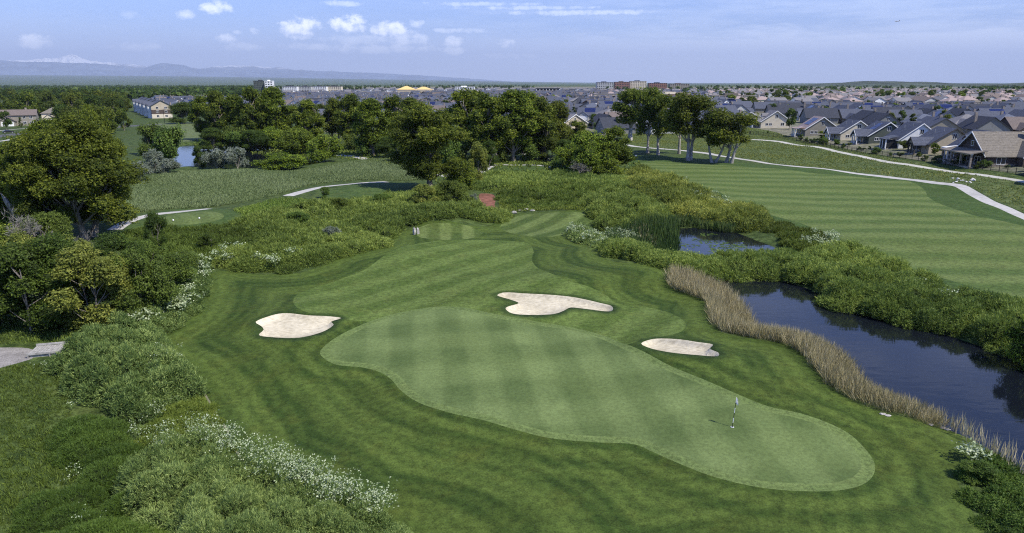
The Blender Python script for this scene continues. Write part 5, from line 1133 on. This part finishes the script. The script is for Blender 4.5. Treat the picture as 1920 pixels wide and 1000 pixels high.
# ---- mountains and hills
n = NT('mountain rock and snow'); sp = n.n('SeparateXYZ'); n.l(n.pos(), sp.inputs[0]); nn_ = n.noise(.0006, 6, .7)
sn = n.map(n.math('ADD', sp.outputs[2], n.math('MULTIPLY', n.math('SUBTRACT', nn_, .5), 1500)), 1450, 1800)
sn = n.math('MULTIPLY', sn, n.map(n.noise(.0012, 4, .7), .30, .45))
n.finish(n.mix(sn, n.mix(nn_, (.035,.05,.06), (.09,.10,.10)), (.85,.86,.88)), .9, .1)
MM = n.m; MF = flatmat('haze tinted foothills', (.09,.12,.17), .95, .05, var=.4, scale=.0008)  # pale blue of distance haze is painted into the foothills' base colour
def range_(name, ridge, dist, depth, mat, jag, seed):
    r_ = np.random.default_rng(seed); ridge = np.array(ridge, float); xs = np.linspace(ridge[0, 0], ridge[-1, 0], 620); top = np.interp(xs, ridge[:, 0], ridge[:, 1])
    dx = (xs-960)/F; dy = (500-top)/F; ry = cT+dy*sT; rz = -sT+dy*cT; el_ = rz/np.hypot(dx, ry); azz = np.arctan2(dx, ry); hz_ = CAMH+dist*el_
    nz_ = sum(np.interp(np.arange(620), np.linspace(0, 619, k), r_.uniform(-1, 1, k))*a for k, a in ((60, 1), (140, .6), (310, .45)))*jag
    hz_ = np.maximum(hz_+nz_*np.clip(hz_/1500, 0, 1), -40); V = []; rows = 17
    for j in range(rows):
        t = j/(rows-1); prof = np.sin(np.clip(t/.7, 0, 1)*math.pi/2)**1.15 if t <= .7 else 1-((t-.7)/.3)**1.5
        rr_ = dist+depth*(t-.7)
        rg = sum(np.interp(np.arange(620)+8*math.sin(j*1.3+k), np.linspace(0, 619, k), r_.uniform(0, 1, k)) for k in (90, 200))*.5
        f = prof*(1-.28*rg*math.sin(math.pi*min(1, max(0, t/.7 if t < .7 else 0))))
        V.append(np.column_stack([rr_*np.sin(azz), rr_*np.cos(azz), hz_*f-60*(1-prof)+(430-float(0)*1)*0]))
    V = np.concatenate(V); i = np.arange(619); Fc = np.concatenate([np.column_stack([j*620+i, j*620+i+1, (j+1)*620+i+1, (j+1)*620+i]) for j in range(rows-1)])
    o = mesh_np(name, V, Fc, [mat], smooth=False); tag(o, kind='structure'); return o
range_('foothills', [(-200,113),(0,113),(40,116),(100,117),(200,120),(240,128),(270,127),(305,118),(340,122),(370,129),(450,131),(520,131),(600,134),(700,137),(800,142),(900,149),(1000,156)], 56000, 14000, MF, 30, 3)
range_('snowy_mountains', [(-200,112),(0,113),(20,112),(45,116),(75,112),(95,109),(110,108),(135,102),(150,106),(165,112),(180,115),(200,116),(225,119),(280,126),(350,128),(380,126),(400,125),(430,122),(440,121),(460,124),(480,124),(520,126),(560,131),(700,138),(900,152)], 76000, 16000, MM, 90, 5)
def hill(px0, px1, top, dist, nm):
    k = 60; xs = np.linspace(0, 1, k); xa = (px0-960)/F*dist; xb = (px1-960)/F*dist; hh = CAMH+(157-top)/F*dist; V = []
    for j in range(9):
        t = j/8; V.append(np.column_stack([xa+(xb-xa)*xs, np.full(k, dist-600+1200*t), -3+hh*np.sin(math.pi*t)*(np.sin(math.pi*xs)**.7)*(1+.05*np.sin(xs*19)+.04*np.sin(xs*37))]))
    V = np.concatenate(V); i = np.arange(k-1); Fc = np.concatenate([np.column_stack([j*k+i, j*k+i+1, (j+1)*k+i+1, (j+1)*k+i]) for j in range(8)])
    o = mesh_np(nm, V, Fc, [MF2], smooth=True); tag(o, kind='structure')
MF2 = flatmat('hill scrub', (.055,.07,.045), .95, .05, var=.4, scale=.006)
hill(1480, 1790, 152, 5200, 'hill'); hill(1850, 2150, 150, 4200, 'hill'); hill(1600, 1900, 156, 6500, 'hill')

# ---- flagstick, tee markers, bridge, stones, signs, cars, plane
x, y, z = G(1373, 801); fl = []
st = MB()
for i in range(6): st.cyl((0, 0, i*.36-.05), (0, 0, (i+1)*.36-.05), .022, .022, 'black' if i % 2 == 0 else 'whitep', 8)
fl.append(('pole', st, [])); fg = MB()
NX_, NZ_ = 7, 5; W_ = [[(.02+.13*i/NX_*(1+.6*j/NZ_), .05*math.sin(i*1.4+j*.6), 2.08-.5*j/NZ_-.10*(i/NX_)**1.2*(1+.2*j)) for i in range(NX_)] for j in range(NZ_)]
fg.poly([p_ for r_ in W_ for p_ in r_], [(j*NX_+i, j*NX_+i+1, (j+1)*NX_+i+1, (j+1)*NX_+i) for j in range(NZ_-1) for i in range(NX_-1)], 'whitep'); fl.append(('flag', fg, []))
fl.append(('cup', MB().cyl((0, 0, .0), (0, 0, .012), .11, .11, 'whitep', 16).cyl((0, 0, .012), (0, 0, .016), .075, .075, 'hole', 16), []))
emit(fl, 'flagstick', (x, y, z), R(20), 'black and white striped flagstick with a limp white flag on the putting green', 'flag').rotation_euler = (0, R(3), R(10))
def ballmark():
    mb = MB(); b = blobcore(np.array([0, 0, .16]), .16, 10); mb.V = [tuple(v) for v in b[0]]; mb.F = [list(map(int, f)) for f in b[1]]; mb.m = [mb.mi('whitep')]*len(mb.F); return [('marker_ball', mb, []), ('spike', MB().cyl((0, 0, -.05), (0, 0, .05), .02, .02, 'galv', 6), [])]
for px, py, lab in [(325, 415, 'left white tee marker on the near tee'), (374, 411, 'right white tee marker on the near tee')]:
    x, y, z = G(px, py); emit(ballmark(), 'tee_marker', (x, y, z), 0, lab, 'tee marker', 'white tee markers')
def rockmesh(s, seed, m='rock'):
    r_ = np.random.default_rng(seed); V, Fc = blobcore(np.zeros(3), np.array(s), 9); V = V*(1+r_.uniform(-.15, .15, (len(V), 1))); mb = MB(); mb.V = [tuple(v) for v in V]; mb.F = [list(map(int, f)) for f in Fc]; mb.m = [mb.mi(m)]*len(mb.F); return mb.mesh('rock')
def rock(px, py, s, lab, m='rock', seed=1, g=None, rz=0, tilt=0):
    x, y, z = G(px, py); o = bpy.data.objects.new('rock', rockmesh(s, seed, m)); COL.objects.link(o); o.location = (x, y, z+s[2]*.5); o.rotation_euler = (tilt, 0, rz); tag(o, lab, 'rock', g)
rock(777, 440, (.25, .25, .75), 'left of two upright grey stones at the edge of the mown mound', seed=2); rock(784, 439, (.25, .22, .7), 'right of two upright grey stones at the edge of the mown mound', seed=3)
for px, py, s, lab in [(964, 401, (.6, .4, .35), 'largest pale rock at the left of the low stone edging near the mulch'), (975, 396, (.5, .35, .2), 'flat rock in the stone edging, second from the left'), (987, 394, (.5, .35, .2), 'flat rock in the stone edging, second from the right'), (998, 396, (.45, .3, .2), 'last rock of the stone edging on the right'), (1022, 300, (1.3, .8, .6), 'flat pale boulder beside the small third tee'), (932, 293, (.7, .6, .9), 'white boulder under the grove left of the shaded path')]:
    rock(px, py, s, lab, seed=int(px))
for i in range(16): rock(1786+rng.uniform(0, 44), 335+rng.uniform(0, 9), (rng.uniform(.15, .4), rng.uniform(.15, .35), rng.uniform(.12, .28)), 'white rock in the loose pile between the two paths on the right', 'whiterock', 20+i, 'white rocks piled between the paths')
for px, py in [(1655, 777), (1665, 780), (1745, 797), (1768, 803), (1776, 806)]: rock(px, py, (.22, .14, .06), 'flat pale stone at the mown edge of the reed belt', 'rock', int(px), 'flat stones along the reed belt')
x0, y0, z0 = G(1178, 302); x1, y1, z1 = G(1193, 294); emit([('board', MB().cyl((0, 0, .35), (x1-x0, y1-y0, z1-z0+.35), .14, .14, 'whitep', 8), []), ('prop', MB().box(-.08, .08, -.08, .08, -.1, .3, 'galv'), []), ('prop', MB().box(x1-x0-.08, x1-x0+.08, y1-y0-.08, y1-y0+.08, -.1, .3, 'galv'), [])], 'barrier_rail', (x0, y0, z0), 0, 'slanting white rail at the near left corner of the striped fairway', 'rail')
# footbridge
xa, ya, za = G(60, 663); xb, yb, zb = G(142, 655); L = math.hypot(xb-xa, yb-ya); an = math.atan2(yb-ya, xb-xa); z_ = max(za, zb)+.15
dk = MB(); npl = int(L/.2)
for i in range(npl): dk.box(i*.2, i*.2+.17, -1.1, 1.1, .0, .05+.006*math.sin(i*7), 'plank')
br = [('deck', dk, []), ('beam', MB().box(0, L, -1.05, -.9, -.35, -.002, 'plank'), []), ('beam', MB().box(0, L, .9, 1.05, -.35, -.002, 'plank'), []), ('kerb_rail', MB().box(0, L, -1.18, -1.06, .08, .24, 'plank'), []), ('kerb_rail', MB().box(0, L, 1.06, 1.18, .08, .24, 'plank'), [])]
for s_ in (-1.12, 1.12):
    for u in (.05, L*.5, L-.15): br.append(('post', MB().box(u, u+.1, s_-.05, s_+.05, -.4, .08, 'plank'), []))
emit(br, 'footbridge', (xa, ya, z_), an, 'grey wooden plank footbridge at the end of the gravel path', 'bridge')
def car(m):
    body = MB(); prof = [(-2.2, .35), (-2.25, .75), (-1.9, .9), (-1.2, .95), (1.1, .95), (2.0, .85), (2.25, .65), (2.2, .35)]; V = [(x_, s_*.9, z_) for s_ in (-1, 1) for x_, z_ in prof]; n_ = len(prof)
    body.poly(V, [tuple(range(n_)), tuple(range(n_, 2*n_))[::-1]]+[(i, n_+i, n_+(i+1) % n_, (i+1) % n_) for i in range(n_)], m)
    cab = MB(); p2_ = [(-1.7, .94), (-1.2, 1.45), (.3, 1.48), (1.1, .94)]; V = [(x_, s_*(.85 if z_ < 1 else .7), z_) for s_ in (-1, 1) for x_, z_ in p2_]
    cab.poly(V, [(0, 1, 2, 3), (7, 6, 5, 4), (0, 4, 5, 1), (2, 6, 7, 3)], 'glass'); cab.poly(V, [(1, 5, 6, 2)], m)
    M = [('body', body, []), ('windows', cab, [])]
    for x_ in (-1.4, 1.4):
        for s_ in (-1, 1): M.append(('wheel', MB().cyl((x_, s_*.72, .33), (x_, s_*.93, .33), .33, .33, 'tyre', 12), [('rim', MB().cyl((x_, s_*.93, .33), (x_, s_*.945, .33), .19, .19, 'galv', 10), [])]))
    for s_ in (-.6, .6): M.append(('headlight', MB().box(2.2, 2.27, s_-.2, s_+.2, .55, .7, 'whitep'), []))
    return M
for px, py, m, lab in [(16, 250, 'carblack', 'black car on the road at the left edge'), (174, 234, 'carsilver', 'silver car beyond the far yellow crossing sign')]:
    x, y, z = G(px, py); emit(car(m), 'parked_car', (x, y, z+.02), R(40), lab, 'car')
for px, py, lab in [(74, 250, 'bright yellow crossing sign nearest the black car'), (161, 236, 'bright yellow crossing sign beside the silver car'), (222, 232, 'bright yellow crossing sign farthest right along the road')]:
    x, y, z = G(px, py)
    M = [('post', MB().box(-.05, .05, -.05, .05, -.1, 3.0, 'galv'), []), ('sign_panel', MB().poly([(0, -.08, 1.9), (.75, -.08, 2.65), (0, -.08, 3.4), (-.75, -.08, 2.65), (0, -.05, 1.9), (.75, -.05, 2.65), (0, -.05, 3.4), (-.75, -.05, 2.65)], [(0,1,2,3), (7,6,5,4), (0,4,5,1), (1,5,6,2), (2,6,7,3), (3,7,4,0)], 'lime'), []), ('lower_plate', MB().box(-.35, .35, -.08, -.05, 1.2, 1.7, 'lime'), [])]
    emit(M, 'road_sign', (x, y, z), R(-20), lab, 'road sign', 'yellow crossing signs along the road')
for px, py, lab in [(309, 232, 'thin dark lamp post in front of the nearest townhouse')]:
    x, y, z = G(px, py); emit([('pole', MB().cyl((0, 0, 0), (0, 0, 8), .12, .08, 'black', 8), []), ('lamp_head', MB().box(-.1, 1.3, -.12, .12, 7.9, 8.05, 'black'), [])], 'street_lamp', (x, y, z), 0, lab, 'lamp post')
dx, a, b = ray(1682, 40); D_ = 4200.; s_ = D_/float(a)
pl = [('fuselage', MB().cyl((-16, 0, 0), (-13, 0, 0), .6, 2, 'whitep').cyl((-13, 0, 0), (10, 0, 0), 2, 2, 'lgrey').cyl((10, 0, 0), (18, 0, .8), 2, .4, 'whitep'), []), ('wing', MB().slab([(-3, -1.5, -.8), (5, -17, .4), (7.5, -17, .4), (4, -1.5, -.8)], .4, 'galv'), []), ('wing', MB().slab([(-3, 1.5, -.8), (4, 1.5, -.8), (7.5, 17, .4), (5, 17, .4)], .4, 'galv'), []), ('tail_fin', MB().poly([(12, -.15, 1.4), (17.5, -.15, 1.4), (18.5, -.15, 6.5), (15.5, -.15, 6.5), (12, .15, 1.4), (17.5, .15, 1.4), (18.5, .15, 6.5), (15.5, .15, 6.5)], [(0,1,2,3), (7,6,5,4), (0,4,5,1), (1,5,6,2), (2,6,7,3), (3,7,4,0)], 'dtrim'), []), ('engine', MB().cyl((-2, -6, -2), (2, -6, -2), 1, .8, 'dtrim'), []), ('engine', MB().cyl((-2, 6, -2), (2, 6, -2), 1, .8, 'dtrim'), [])]
emit(pl, 'airliner', (float(dx)*s_, D_, CAMH+float(b)*s_), R(8), 'tiny airliner in the sky at the upper right', 'aeroplane')
# ---- air
n = NT('air haze'); v_ = n.n('VolumePrincipled'); v_.inputs['Color'].default_value = (.66,.78,1,1); v_.inputs['Density'].default_value = 2.7e-5; n.l(v_.outputs[0], n.out.inputs[1])
hb = MB().box(-95000, 95000, -95000, 95000, -65, 3900, n.m); o = bpy.data.objects.new('haze', hb.mesh('haze')); COL.objects.link(o); tag(o, 'pale blue summer haze over the plain and mountains', 'haze', kind='stuff')
SC.cycles.use_denoising = False
